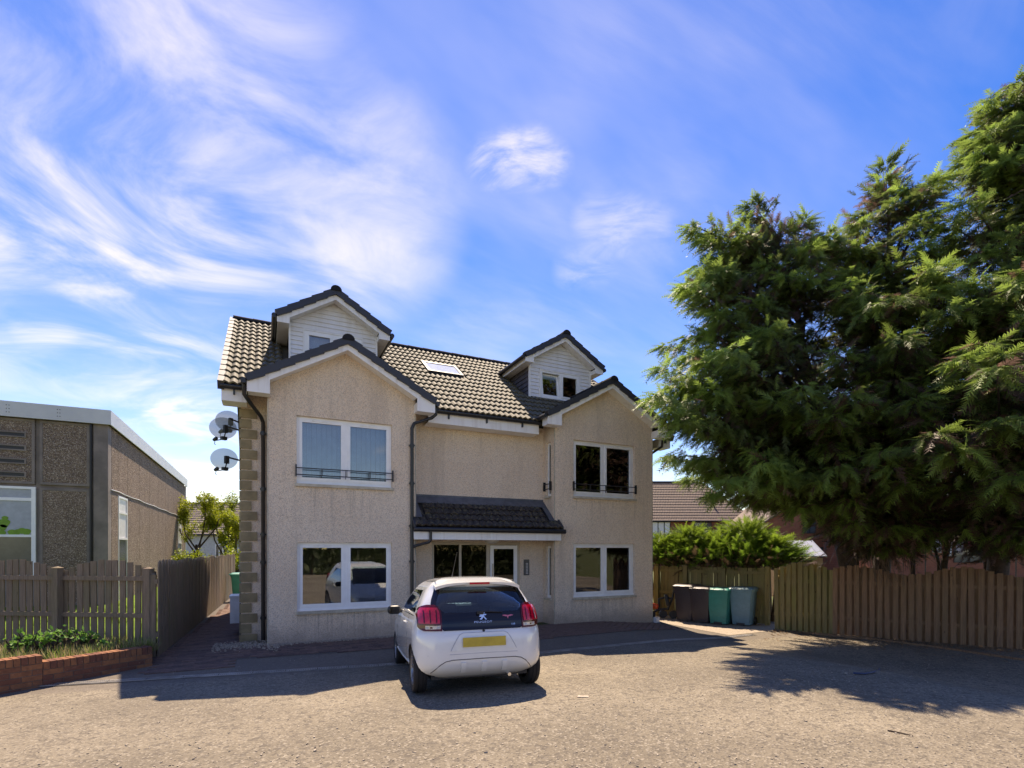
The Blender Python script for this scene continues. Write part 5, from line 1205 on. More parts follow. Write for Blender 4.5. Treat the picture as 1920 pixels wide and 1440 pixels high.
# tall window, its curtained panes and the children's paper shapes
wz = (1.0, 3.66)
for x0, x1 in ((-8.9, -6.09), (-11.8, -8.95)):
    w = MB()
    for q in ((x0, x0+.07, *wz), (x1-.10, x1, *wz), (x0+.07, x1-.10, wz[1]-.07, wz[1]), (x0+.07, x1-.10, 3.24, 3.33), (x0+.07, x1-.10, 2.18, 2.25), (x0+.07, x1-.10, wz[0], wz[0]+.07)): w.box(q[0], q[1], SY-.01, SY+.06, q[2], q[3])
    wo = w.build('window', M['upvc'], sch)
    for z0, z1, mt in ((3.33, 3.59, 'school_pane'), (2.25, 3.24, 'school_pane'), (1.07, 2.18, 'school_dark')):
        g = MB(); g.box(x0+.07, x1-.10, SY+.02, SY+.03, z0, z1); g.build('pane', M[mt], wo)
    if x0 == -8.9:
        for (cx, cz, r_) in ((-6.80, 2.58, .13), (-6.83, 2.45, .09), (-6.78, 2.72, .07), (-6.62, 2.30, .10), (-6.50, 2.33, .08), (-6.30, 2.33, .10), (-6.40, 2.36, .09), (-6.86, 2.28, .10)):
            q = MB(); q.prism([(cx+r_*math.cos(a)*(1+.2*math.sin(3*a)), SY+.012-.0011*(hash((cx, cz)) % 9), cz+r_*math.sin(a)) for a in np.linspace(0, 2*math.pi, 14, endpoint=False)], (0, .0008, 0)); q.build('paper_shape', M['poster_green'], wo)
# side wall panels (two bands), a tall window and a door
yv = [SY+.38]+[21.1, 22.45]+[22.45+1.95*k for k in range(1, 7)]+[34.3, 35.7, SE]
yv = sorted(yv)
for i, (a, b) in enumerate(zip(yv[:-1], yv[1:])):
    p = MB(); p.box(SX-.055, SX, a+.012, b-.012, 3.74, 5.66); p.build('panel', M['aggregate'], sch)
    if (a, b) in ((21.1, 22.45), (34.3, 35.7)):
        w = MB()
        for q in ((a+.05, a+.12, 2.15, 3.6), (b-.12, b-.05, 2.15, 3.6), (a+.12, b-.12, 3.53, 3.6), (a+.12, b-.12, 3.02, 3.09), (a+.12, b-.12, 2.15, 2.22), (a+.05, a+.10, .1, 2.15), (b-.10, b-.05, .1, 2.15)): w.box(SX-.05, SX+.01, *q)
        wo = w.build('window', M['upvc'], sch)
        for q, mt in (((a+.12, b-.12, 3.09, 3.53), 'white_pane'), ((a+.12, b-.12, 2.22, 3.02), 'white_pane'), ((a+.10, b-.10, .1, 2.15), 'school_dark')): g = MB(); g.box(SX-.03, SX-.02, *q); g.build('pane', M[mt], wo)
    else:
        p = MB(); p.box(SX-.055, SX, a+.012, b-.012, .1, 3.66); p.build('panel', M['aggregate'], sch)
cb_ = MB(); cb_.tube([(SX+.012, SY+.3+k*1.0, 3.70+(.02 if k % 3 == 1 else 0)) for k in range(0, 17)], .014, 6); cb_.build('cable', M['trim'], sch)
rp = MB(); rp.tube([(SX-.02, SE+.06, .1), (SX-.02, SE+.06, 5.7)], .05, 8); rp.build('downpipe', M['trim'], sch)

# ------------------------------------------------------------------ far houses (right / ahead metres of the camera, turned to face it)
def far_house(label, r0, r1, f0, f1, zeave, zridge, wallm, roofm, hip_r=0.0, rows=16, zg=-.3):
    base = rf((r0+r1)/2, f0, zg); o = thing('far_house', label, 'house', base, -YAW); w = (r1-r0)/2; dp = f1-f0; ze, zr2 = zeave-zg, zridge-zg
    b = MB(); b.box(-w, w, 0, dp, 0, ze); b.build('wall', wallm, o)
    ov = .35; rr = MB(); ym = dp/2; lo = (ze-.12); e0, e1 = -ov, dp+ov; hl = -w-ov; hr = w+ov
    rl, rrx = hl, (hr-hip_r)
    rr.quad((hl, e0, lo), (hr, e0, lo), (rrx, ym, zr2), (rl, ym, zr2)); rr.quad((hr, e1, lo), (hl, e1, lo), (rl, ym, zr2), (rrx, ym, zr2)); rr.add([(hr, e0, lo), (hr, e1, lo), (rrx, ym, zr2)], [(0, 1, 2)])
    ro = rr.build('roof', roofm, o)
    # courses of tiles: one corrugated strip each
    cs = MB(); sl = math.hypot(ym-e0, zr2-lo)
    for k in range(rows):
        t0, t1 = k/rows, (k+1.12)/rows; t1 = min(t1, 1.0)
        y0, z0 = e0+(ym-e0)*t0, lo+(zr2-lo)*t0; y1, z1 = e0+(ym-e0)*t1, lo+(zr2-lo)*t1
        xr0 = hr-hip_r*t0; xr1 = hr-hip_r*t1; n = int((xr0-hl)/.16)
        for i in range(n):
            xa, xb = hl+(xr0-hl)*i/n, hl+(xr0-hl)*(i+1)/n; xa1, xb1 = min(xa, xr1), min(xb, xr1); h = .085; g_ = .035
            xm, xm1 = (xa+xb)/2, (xa1+xb1)/2
            cs.add([(xa, y0, z0+h-g_), (xm, y0, z0+h), (xb, y0, z0+h-g_), (xa1, y1, z1+.02-g_), (xm1, y1, z1+.02), (xb1, y1, z1+.02-g_), (xa, y0+.01, z0+.01), (xb, y0+.01, z0+.01)], [(0, 1, 4, 3), (1, 2, 5, 4), (6, 7, 2, 1, 0)])
    cs.build('tile_courses', roofm, o, kind='stuff')
    g = MB(); g.tube([(hl, e0-.04, lo+.0), (hr, e0-.04, lo+.0)], .07, 8); g.build('gutter', M['iron'], o)
    rd = MB(); rd.tube([(rl, ym, zr2+.05), (rrx, ym, zr2+.05)], .11, 8); rd.build('ridge_tiles', M['verge'], o)
    return o, (lambda r: r-(r0+r1)/2), (lambda z: z-zg)
def far_window(o, x0, x1, z0, z1, frame, pane, lights=2, y=0.0):
    w = MB(); t = .07
    for q in ((x0, x0+t, z0, z1), (x1-t, x1, z0, z1), (x0+t, x1-t, z1-t, z1), (x0+t, x1-t, z0, z0+t)): w.box(q[0], q[1], y-.06, y+.02, q[2], q[3])
    for k in range(1, lights): xm = x0+(x1-x0)*k/lights; w.box(xm-t/2, xm+t/2, y-.06, y+.02, z0+t, z1-t)
    wo = w.build('window', frame, o)
    for k in range(lights):
        a, b = x0+(x1-x0)*k/lights+t*.6, x0+(x1-x0)*(k+1)/lights-t*.6; g = MB(); g.box(a, b, y-.03, y-.01, z0+t, z1-t); g.build('pane', pane, wo)
pz = lambda py, f: H+f*(CY-py)/F; pr_ = lambda px, f: (px-CX)/F*f
o, lx, lz = far_house('red brick house with a brown hipped tile roof beyond the hedge', pr_(1150, 50), pr_(1412, 50), 50, 59, pz(975, 50), pz(905, 54.5), M['far_brick'], M['far_tile'], 3.6, 15)
far_window(o, lx(pr_(1222, 50)), lx(pr_(1257, 50)), lz(pz(1012, 50)), lz(pz(978, 50)), M['far_frame'], M['white_pane'], 3); far_window(o, lx(pr_(1301, 50)), lx(pr_(1334, 50)), lz(pz(1006, 50)), lz(pz(979, 50)), M['far_frame'], M['far_pane'], 2); far_window(o, lx(pr_(1362, 50)), lx(pr_(1392, 50)), lz(pz(1010, 50)), lz(pz(980, 50)), M['far_frame'], M['far_pane'], 2)
v = MB(); v.tube([(lx(pr_(1341, 51)), 1.2, lz(pz(965, 51))), (lx(pr_(1341, 51)), 1.2, lz(pz(944, 51)))], .09, 8); v.build('vent_pipe', M['iron'], o)
# gable-end brick house
g0, g1, gf = pr_(1424, 42), pr_(1640, 42), 42
o = thing('far_house', 'red brick house showing its gable end behind the conifers', 'house', rf((g0+g1)/2, gf, -.3), -YAW); w = (g1-g0)/2; ze = pz(985, gf)+.3; zk = ze+w*.62
b = MB(); b.prism([(-w, 0, 0), (w, 0, 0), (w, 0, ze), (0, 0, zk), (-w, 0, ze)], (0, 9, 0)); b.build('wall', M['far_brick'], o)
b = MB()
for s in (-1, 1):
    q = [(0, -.35, zk+.02), (s*(w+.4), -.35, ze-.22), (s*(w+.4), -.35, ze-.08), (0, -.35, zk+.18)]; b.prism(q if s > 0 else q[::-1], (0, 9.7, 0))
b.build('roof', M['far_tile'], o); far_window(o, w*.05, w*.30, 1.2, 2.3, M['far_frame'], M['far_pane'], 2); far_window(o, -w*.25, -w*.02, 3.4, 4.4, M['far_frame'], M['far_pane'], 2)
# second brick house deeper right, glimpsed under the branches
o, lx, lz = far_house('red brick bungalow glimpsed under the conifer branches', pr_(1640, 36), pr_(2000, 36), 36, 44, 2.4, 4.6, M['far_brick'], M['far_tile'], 0, 8)
far_window(o, -1.2, 1.0, 1.2, 2.2, M['far_frame'], M['far_pane'], 2)
# pale house beyond the side path
o, lx, lz = far_house('pale rendered house with a brown tile roof behind the young trees', -36, -18.5, 45, 53, pz(1000, 45), pz(945, 49), M['far_white'], M['grey_tile'], 0, 14)
far_window(o, lx(pr_(404, 45)), lx(pr_(419, 45)), lz(pz(1046, 45)), lz(pz(1021, 45)), M['upvc'], M['far_pane'], 2); far_window(o, lx(pr_(350, 45)), lx(pr_(372, 45)), lz(pz(1052, 45)), lz(pz(1038, 45)), M['far_frame'], M['far_pane'], 2)
# shed with a ribbed roof
f = 21; o = thing('garden_shed', 'timber garden shed with a pale grey ribbed roof behind the fence', 'shed', rf(pr_(1503, f), f, -.2), -YAW)
ws = .86; b = MB(); b.box(-ws, ws, 0, 1.7, 0, pz(1046, f)+.2); b.build('wall', M['shed_wood'], o)
b = MB(); z0, z1 = pz(1043, f)+.2, pz(1014, f)+.2; b.prism([(-ws-.1, -.12, z0), (ws+.1, -.12, z0), (ws+.1, -.12, z0+.02), (-ws-.1, -.12, z0+.02)], (.0, 1.0, z1-z0)); ro = b.build('roof', M['shed_roof'], o)
for k in range(8): b = MB(); x = -ws-.06+k*(2*ws+.12)/7; b.prism([(x-.02, -.125, z0+.021), (x+.02, -.125, z0+.021), (x+.012, -.125, z0+.045), (x-.012, -.125, z0+.045)], (0, 1.0, z1-z0)); b.build('roof_rib', M['shed_roof'], ro)
b = MB(); b.prism([(ws+.06, -.12, z0-.05), (ws+.09, -.12, z0-.05), (ws+.09, -.12, z0+.0), (ws+.06, -.12, z0)], (0, 1.0, z1-z0)); b.build('bargeboard', M['wood_g'], o)
# washing line
f = 19; lineo = MB(); A_, B_ = at(1735, 1008, f), at(1905, 1003, f); lineo.tube([A_, (A_+B_)/2-Vector((0, 0, .04)), B_], .006, 6)
for p in (A_, B_): lineo.tube([(p.x, p.y, -.15), (p.x, p.y, p.z+.1)], .02, 8)
lineo.build('washing_line', M['iron'], None, label='washing line strung between two poles behind the brown fence', cat='washing line')
for (px, w_, h_, mt, lab) in ((1757, .34, .50, 'cloth_grey', 'grey towel pegged at the left end of the washing line'), (1780, .20, .62, 'cloth_white', 'white shirt hanging on the washing line beside the grey towel'), (1800, .26, .56, 'cloth_grey', 'grey-striped cloth hanging in the middle of the washing line'), (1820, .22, .24, 'cloth_pink', 'small pink garment on the washing line'), (1838, .30, .60, 'cloth_navy', 'navy trousers hanging on the washing line'), (1856, .12, .64, 'cloth_yellow', 'narrow yellow cloth at the right end of the washing line')):
    p = at(px, 1011, f); t = MB(); n = 6
    for j in range(5):
        for i in range(n+1): t.v.append((-w_/2+w_*i/n, .025*math.sin(i*2.1+j*.7), -h_*j/4))
    t.f = [(j*(n+1)+i, j*(n+1)+i+1, (j+1)*(n+1)+i+1, (j+1)*(n+1)+i) for j in range(4) for i in range(n)]; t.m = [0]*len(t.f)
    o = t.build('laundry', M[mt], None, 60, loc=p, label=lab, cat='laundry'); o.rotation_euler = (0, 0, -YAW)
    so_ = o.modifiers.new('thick', 'SOLIDIFY'); so_.thickness = .006

# ------------------------------------------------------------------ foliage
def frond(seed):
    r_ = np.random.default_rng(seed); V, T = [], []
    def blade(p, d, ln, w, z):
        d = d/np.linalg.norm(d); n = np.array([-d[1], d[0], 0]); b = len(V)
        V.extend([p-n*w*1.3, p+n*w*1.3, p+d*ln+np.array([0, 0, z])]); T.append((b, b+1, b+2))
    for k in range(8):
        t = .08+.86*k/7; base = np.array([t, 0, -.16*t*t])
        for s in (-1, 1):
            ln = (.36*(1-.62*t)+.05)*r_.uniform(.75, 1.2); a = R(r_.uniform(32, 52))
            blade(base, np.array([math.cos(a), s*math.sin(a), 0]), ln, .020+.012*(1-t), r_.uniform(-.10, .02))
    blade(np.array([0, 0, 0.]), np.array([1., 0, 0]), .55, .012, -.05); blade(np.array([.5, 0, -.05]), np.array([1., 0, 0]), .58, .018, -.10)
    return np.array(V), np.array(T)
FR = [frond(s) for s in (1, 2, 3)]
def instance(templates, pos, dirs, ups, sc, cols, rr):
    Vs, Ts, Cs = [], [], []; off = 0; k = rr.integers(0, len(templates), len(pos))
    for ti, (tv, tt) in enumerate(templates):
        m = k == ti
        if not m.any(): continue
        X = dirs[m]/np.linalg.norm(dirs[m], axis=1, keepdims=True); Y = np.cross(ups[m], X); Y /= np.linalg.norm(Y, axis=1, keepdims=True)+1e-9; Z = np.cross(X, Y)
        P = pos[m][:, None, :]+sc[m][:, None, None]*(tv[None, :, 0:1]*X[:, None, :]+tv[None, :, 1:2]*Y[:, None, :]+tv[None, :, 2:3]*Z[:, None, :])
        n, v = P.shape[:2]; Vs.append(P.reshape(-1, 3)); Ts.append((tt[None]+(np.arange(n)*v)[:, None, None]+off).reshape(-1, 3)); Cs.append(np.repeat(cols[m], v, axis=0)); off += n*v
    return np.concatenate(Vs), np.concatenate(Ts), np.concatenate(Cs)
def conifer(name, label, trunk, top, tips, nrand, hull, per=210, zlo=1.6, dead=0.0, seed=1, cat='tree', group=None):
    """trunk: foot; tips: 3-D bough ends; hull(az, z) -> radius for the random boughs"""
    rr = np.random.default_rng(seed); o = thing(name, label, cat, trunk, 0, group); T0 = np.array(trunk)
    tm = MB(); n = 9; tp = Vector((top[0], top[1], top[2])); pts = [Vector((0, 0, -.1)).lerp(tp-Vector(trunk), (i/n))+Vector((rr.normal(0, .04), rr.normal(0, .04), 0)) for i in range(n+1)]
    tm.tube(pts, [.20*(1-i/(n+1))**1.1+.015 for i in range(n+1)], 10); tm.build('trunk', M['bark'], o, 60)
    axis = lambda z: T0[:2]+(np.array(top[:2])-T0[:2])*max(0, min(1, (z-T0[2])/(top[2]-T0[2])))
    allt = [(np.array(t), 1.0) for t in tips]
    for i in range(nrand):
        z = zlo+(top[2]-zlo-.3)*rr.uniform()**.9; az = rr.uniform(0, 2*math.pi); r_ = hull(az, z)*rr.uniform(.75, 1.02); ax = axis(z)
        p = np.array([ax[0]+r_*math.cos(az), ax[1]+r_*math.sin(az), z]); far = (SN*math.cos(az)+CS*math.sin(az)) > .35
        allt.append((p, .40 if far else .8))
    limb = MB(); POS, DIR, UP, SC, COL_ = [], [], [], [], []
    for tip, dens in allt:
        h = np.linalg.norm(tip[:2]-axis(tip[2])); zb = max(zlo-.6, min(tip[2]-.30*h, top[2]-.2)); b = np.array([*axis(zb), zb])
        L_ = np.linalg.norm(tip-b); mid = (b+tip)/2+np.array([0, 0, .10*L_])
        cur = lambda s: ((1-s)**2)[:, None]*b+(2*s*(1-s))[:, None]*mid+(s**2)[:, None]*tip
        ss = np.linspace(0, .92, 5); c = cur(ss)-T0; limb.tube([Vector(q) for q in c], [max(.006, .045*(1-.85*q)*min(1, L_/3)) for q in ss], 5)
        m = int(per*dens*(.45+.30*L_)); s = 1-(1-.30)*rr.uniform(size=m)**1.25; c = cur(s); tg_ = 2*(1-s)[:, None]*(mid-b)+2*s[:, None]*(tip-mid); tg_ /= np.linalg.norm(tg_, axis=1, keepdims=True)
        side = np.cross(tg_, [0, 0, 1.0]); side /= np.linalg.norm(side, axis=1, keepdims=True)+1e-9
        rad = (.62*(1-s)**.75+.06)*min(1.25, .55+.22*L_); la = rr.normal(0, .62, m)*rad; ve = rr.normal(0, .30, m)*rad-.05*rad
        p = c+side*la[:, None]+np.array([0, 0, 1.0])*ve[:, None]
        d = tg_*.75+side*(np.sign(la)*rr.uniform(.2, .9, m))[:, None]+rr.normal(0, .24, (m, 3)); d[:, 2] += rr.normal(-.42, .30, m)
        u = np.tile([0, 0, 1.0], (m, 1))+rr.normal(0, .38, (m, 3))
        POS.append(p); DIR.append(d); UP.append(u); SC.append(rr.uniform(.18, .40, m)*(1 if dens > .5 else 1.3))
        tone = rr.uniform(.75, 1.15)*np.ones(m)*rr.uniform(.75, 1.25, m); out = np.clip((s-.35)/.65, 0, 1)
        g = np.stack([.095+.055*out+.12*out**3, .080+.125*out+.19*out**3, .050+.005*out+.025*out**3], 1)*tone[:, None]  # outer sprays lightened: a sunlit tip highlight put into the colour
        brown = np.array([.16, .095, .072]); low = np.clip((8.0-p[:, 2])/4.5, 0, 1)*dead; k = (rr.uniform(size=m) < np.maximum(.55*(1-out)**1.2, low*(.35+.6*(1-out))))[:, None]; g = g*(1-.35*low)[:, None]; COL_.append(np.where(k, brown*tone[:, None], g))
    limb.build('boughs', M['bark'], o, 60)
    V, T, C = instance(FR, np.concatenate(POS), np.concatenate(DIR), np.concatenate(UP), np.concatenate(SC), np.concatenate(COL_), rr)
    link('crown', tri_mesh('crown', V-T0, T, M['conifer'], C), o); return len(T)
def tipl(l): return [tuple(at(px, py, f)) for px, py, f in l]
fp = lambda px: RF_C+RF_DIR*((lambda k: (k*RF_C.y-RF_C.x)/(RF_DIR.x-k*RF_DIR.y))(ray(px, 0).x/ray(px, 0).y))   # where the fence line crosses a pixel column
tA = fp(1612)+RF_N*.9; tB = fp(1650)+RF_N*1.2; tC = fp(1870)+RF_N*.75
POLY = [(1225, 745), (1240, 690), (1238, 650), (1285, 628), (1345, 610), (1340, 585), (1278, 540), (1300, 500), (1345, 485), (1290, 420), (1330, 435), (1370, 460), (1405, 372), (1430, 420), (1470, 430), (1510, 408), (1540, 440), (1600, 408), (1640, 370), (1658, 300), (1680, 352), (1750, 338), (1790, 312), (1812, 255), (1850, 235), (1842, 192), (1900, 152), (1990, 120), (2100, 90), (2120, 1000), (1960, 1010), (1880, 1012), (1850, 985), (1765, 985), (1735, 1008), (1680, 1022), (1620, 1025), (1565, 995), (1500, 955), (1420, 940), (1340, 930), (1290, 900), (1256, 860), (1242, 800)]
def in_poly(x, y):
    c = False; j = len(POLY)-1
    for i in range(len(POLY)):
        xi, yi = POLY[i]; xj, yj = POLY[j]
        if (yi > y) != (yj > y) and x < (xj-xi)*(y-yi)/(yj-yi)+xi: c = not c
        j = i
    return c
def front_f(px, py, r_):      # how far ahead of the camera the near face of the crowns stands
    ft = float(np.interp(px, [1220, 1450, 1612, 1700, 1870, 2100], [12.6, 12.7, 12.5, 12.0, 11.0, 10.4]))
    ov = float(np.interp(py, [120, 300, 450, 650, 800, 950, 1020], [1.0, 1.3, 2.2, 3.6, 4.1, 3.3, 2.0]))
    return ft-ov*r_.uniform(.35, 1.12)
rp = np.random.default_rng(77); TIPS = {'A': [], 'B': [], 'C': []}
def put(px, py, f): TIPS['A' if px < 1545 else 'B' if px < 1765 else 'C'].append(tuple(at(px, py, f)))
n_ = 0
while n_ < 360:
    px, py = rp.uniform(1222, 2110), rp.uniform(95, 1025)
    if not in_poly(px, py) or (px > 1940 and rp.uniform() < .6): continue
    put(px, py, front_f(px, py, rp)); n_ += 1
for (x0, y0), (x1, y1) in zip(POLY[:-1], POLY[1:]):
    L_ = math.hypot(x1-x0, y1-y0)
    if x0 > 1990: continue
    for k in range(max(1, int(L_/38))):
        t = (k+.1)/max(1, int(L_/38)); px, py = x0+(x1-x0)*t, y0+(y1-y0)*t; f_ = front_f(px, py, rp); put(px, py, f_+.35)
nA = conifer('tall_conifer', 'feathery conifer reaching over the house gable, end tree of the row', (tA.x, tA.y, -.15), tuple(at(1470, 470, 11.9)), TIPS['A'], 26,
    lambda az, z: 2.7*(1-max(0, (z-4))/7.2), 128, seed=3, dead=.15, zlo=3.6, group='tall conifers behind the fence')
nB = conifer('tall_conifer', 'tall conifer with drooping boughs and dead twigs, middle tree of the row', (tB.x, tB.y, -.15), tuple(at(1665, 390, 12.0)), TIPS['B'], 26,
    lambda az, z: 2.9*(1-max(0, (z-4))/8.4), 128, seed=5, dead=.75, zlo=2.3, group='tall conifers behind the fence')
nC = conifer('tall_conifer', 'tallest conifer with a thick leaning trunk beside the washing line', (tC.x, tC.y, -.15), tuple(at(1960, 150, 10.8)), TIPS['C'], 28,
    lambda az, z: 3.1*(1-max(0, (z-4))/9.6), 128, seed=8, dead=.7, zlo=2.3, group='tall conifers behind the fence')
print('conifer tris', nA, nB, nC)
# bare stems and dead twigs hanging over the fence
dt = MB()
for i in range(70):
    px = random.gauss(1650, 26); p = at(px, random.uniform(985, 1030), random.uniform(10.8, 11.9)); q = at(px+random.gauss(18, 22), random.uniform(1050, 1105), random.uniform(10.7, 11.3))
    m_ = (p+q)/2+Vector((random.gauss(0, .06), random.gauss(0, .06), random.uniform(-.02, .1))); dt.tube([p, m_, q], [.008, .006, .003], 4)
dt.build('dead_twigs', M['pale_bark'], None, kind='stuff', label='brown dead twigs hanging over the fence from the middle conifer')
tw_ = [(1745, 1000, 11.6, 1760, 1055, .03, 'thin bare conifer stem just left of the grey towel'), (1700, 960, 11.7, 1712, 1060, .04, 'bare conifer stem between the hanging twigs and the washing line'), (1790, 950, 11.3, 1770, 1060, .06, 'thick leaning bare stem crossing in front of the laundry'), (1845, 985, 11, 1850, 1060, .05, 'bare conifer stem in front of the navy trousers'), (1610, 960, 12.3, 1606, 1060, .05, 'bare conifer stem rising beside the hanging dead twigs')]
for (a, b, f, c, d, r_, lab) in tw_:
    t_ = MB(); p, q = at(a, b, f), at(c, d, f); t_.tube([p, (p+q)/2+Vector((.05, .02, 0)), q, Vector((q.x, q.y, -.15))], [r_*.8, r_, r_*1.1, r_*1.2], 8)
    t_.build('bare_stem', M['bark'], None, 60, label=lab, cat='stem', group='bare stems behind the brown fence')
# cut-back conifer hedge behind the rail fence, each plant with its pruned stems
HD = [(1240, 1000, 15.9, .9, 'end shrub against the house wall'), (1290, 986, 15.4, 1.0, 'shrub behind the dark bins'), (1345, 994, 14.9, 1.05, 'shrub behind the teal bin'), (1395, 970, 14.6, 1.1, 'tallest shrub, behind the fence post'), (1445, 1003, 14.2, .85, 'last shrub beside the shed')]
for i, (px, py, f, k, lab) in enumerate(HD):
    top = at(px, py+14, f); base_ = Vector((top.x, top.y, -.13)); rr = np.random.default_rng(40+i)
    o = thing('hedge_conifer', 'bright green regrowing conifer hedge plant, '+lab, 'shrub', base_, 0, 'cut-back conifer hedge behind the rail fence')
    st = MB()
    for s in range(5):
        a = rr.uniform(0, 6.28); q = Vector((math.cos(a)*.45*k, math.sin(a)*.45*k, rr.uniform(1.5, 1.95))); st.tube([(q.x*.3, q.y*.3, 0), (q.x*.8, q.y*.8, .9), tuple(q)], [.06, .05, .04], 7)
    st.build('stem', M['pale_bark'], o, 60)
    n = 900; hz = top.z+.13
    zz = rr.uniform(size=n); az = rr.uniform(0, 6.28, n); rad = (.95*k)*np.sqrt(rr.uniform(.15, 1, n))*(1-.72*zz**1.5); z = 1.45+(hz-1.45)*zz+rr.normal(0, .08, n)
    sh = rr.integers(0, 5, n); rad *= 1+.25*np.sin(az*3+i); zz = zz; P = np.stack([rad*np.cos(az), rad*np.sin(az), z], 1)
    d = np.stack([np.cos(az)*.8, np.sin(az)*.8, rr.uniform(.1, 1.0, n)], 1)+rr.normal(0, .25, (n, 3)); u = np.tile([0, 0, 1.0], (n, 1))+rr.normal(0, .4, (n, 3))
    tone = rr.uniform(.6, 1.25, n)[:, None]; C = np.array([[.15, .29, .035]])*tone; C[:, 0] *= 1+.35*zz; C = np.where(((zz < .22) & (rr.uniform(size=n) < .75))[:, None], np.array([[.10, .065, .04]])*tone, C)
    V, T, Cc = instance(FR, P, d, u, rr.uniform(.22, .42, n), C, rr); link('crown', tri_mesh('crown', V, T, M['conifer'], Cc), o)
# young broadleaf trees and bushes beyond the side path
def quad_leaf():
    return [(np.array([[0, 0, 0], [.5, -.28, .03], [1, 0, 0], [.5, .28, .03]], float), np.array([(0, 1, 2), (0, 2, 3)]))]
def broadleaf(name, label, base_, hgt, spread, nleaf, seed, col, cat='tree', group=None, leaf=(.07, .15), forks=5):
    rr = np.random.default_rng(seed); o = thing(name, label, cat, base_, 0, group); br = MB(); ends = []
    tr_ = MB(); tr_.tube([(0, 0, -.1), (.05, 0, hgt*.2), (rr.normal(0, .1), rr.normal(0, .1), hgt*.42)], [.10, .085, .06], 8); tr_.build('trunk', M['bark'], o, 60)
    for k in range(forks):
        a = 2*math.pi*k/forks+rr.uniform(-.4, .4); r_ = spread*rr.uniform(.35, .8); p0 = np.array([0, 0, hgt*rr.uniform(.18, .40)]); p2 = np.array([r_*math.cos(a), r_*math.sin(a), hgt*rr.uniform(.72, 1.0)]); p1 = (p0+p2)/2+np.array([.25*r_*math.cos(a), .25*r_*math.sin(a), 0])
        br.tube([p0, p1, p2], [.05, .035, .012], 6)
        for s in range(7):
            t = rr.uniform(.35, 1); b = (1-t)*p1+t*p2 if t > .5 else (1-t)*p0+t*p2; e = b+rr.normal(0, 1, 3)*np.array([.28, .28, .22])*spread*.6+np.array([0, 0, .15*hgt*rr.uniform(0, 1)]); br.tube([b, e], [.014, .005], 4); ends.append((b, e))
    br.build('branches', M['bark'], o, 60)
    i = rr.integers(0, len(ends), nleaf); t = rr.uniform(.2, 1.1, nleaf)[:, None]; B = np.array([e[0] for e in ends])[i]; E_ = np.array([e[1] for e in ends])[i]
    P = B*(1-t)+E_*t+rr.normal(0, .11*spread/1.5, (nleaf, 3)); d = rr.normal(0, 1, (nleaf, 3)); d[:, 2] -= .2; u = np.tile([0, 0, 1.0], (nleaf, 1))+rr.normal(0, .7, (nleaf, 3))
    C = np.array([col])*rr.uniform(.65, 1.25, nleaf)[:, None]; V, T, Cc = instance(quad_leaf(), P, d, u, rr.uniform(*leaf, nleaf), C, rr); link('crown', tri_mesh('crown', V, T, M['leaf'], Cc), o)
YG = (.34, .38, .03)
for j, (px, f, h_, sp_, lab) in enumerate(((372, 30, 5.0, 1.7, 'young yellow-green tree forking low beside the concrete block'), (424, 31, 4.4, 1.3, 'slim young yellow-green tree in front of the pale house window'), (443, 29, 3.6, 1.2, 'young yellow-green tree half hidden by the house corner'))):
    p = at(px, CY, f); broadleaf('young_tree', lab, (p.x, p.y, 0), h_, sp_, 7500, 60+j, YG, group='young trees beyond the side path')
for j, (px, f, h_, lab) in enumerate(((360, 27, 1.5, 'yellow-green bush below the forked young tree'), (405, 27, 1.4, 'low yellow-green bush between the young trees'), (443, 25.5, 1.9, 'bright yellow-green bush at the end of the side path'))):
    p = at(px, CY, f); broadleaf('garden_bush', lab, (p.x, p.y, 0), h_, 1.1, 2600, 70+j, (.30, .36, .025), 'shrub', 'bushes beyond the side path', (.06, .13), 7)
# boundary hedge across the road behind the viewer, seen in the window panes
hedge = thing('street_hedge', 'long dark green hedge mirrored in the lower windows', 'hedge', (0, -13.5, .1))
for j in range(9):
    x = -14+j*4.2; rr = np.random.default_rng(90+j)
    st = MB(); st.tube([(x, 0, 0), (x+.1, 0, 1.2), (x, .1, 2.2)], [.1, .08, .04], 7); st.build('stem', M['bark'], hedge)
    n = 800; P = np.stack([x+rr.uniform(-2.3, 2.3, n), rr.uniform(-.9, .9, n), rr.uniform(.1, 3.0, n)+.5*np.sin(np.arange(n)*.01)], 1); d = rr.normal(0, 1, (n, 3)); u = rr.normal(0, 1, (n, 3)); C = np.array([[.045, .075, .022]])*rr.uniform(.6, 1.3, n)[:, None]
    V, T, Cc = instance(FR, P, d, u, rr.uniform(.5, .8, n), C, rr); link('crown', tri_mesh('crown', V, T, M['conifer'], Cc), hedge)

# ------------------------------------------------------------------ small things on the ground
rr = np.random.default_rng(5)
def tuft(n, pts, hmin, hmax, cols, w=.006):
    P = pts[rr.integers(0, len(pts), n)]+np.concatenate([rr.normal(0, .035, (n, 2)), np.zeros((n, 1))], 1); a = rr.uniform(0, 6.28, n); ln = rr.uniform(.1, .9, n); h = rr.uniform(hmin, hmax, n)
    tpl = [(np.array([[0, -.5, 0], [0, .5, 0], [.55, .32, .0], [.55, -.32, 0], [1, 0, 0]], float)*np.array([1, w/.1, 1]), np.array([(0, 1, 2), (0, 2, 3), (3, 2, 4)]))]
    d = np.stack([np.cos(a)*ln, np.sin(a)*ln, np.ones(n)], 1); u = np.stack([np.cos(a), np.sin(a), -ln], 1); C = cols[rr.integers(0, len(cols), n)]*rr.uniform(.7, 1.25, n)[:, None]
    return instance(tpl, P, d, u, h, C, rr)
bedpts = []
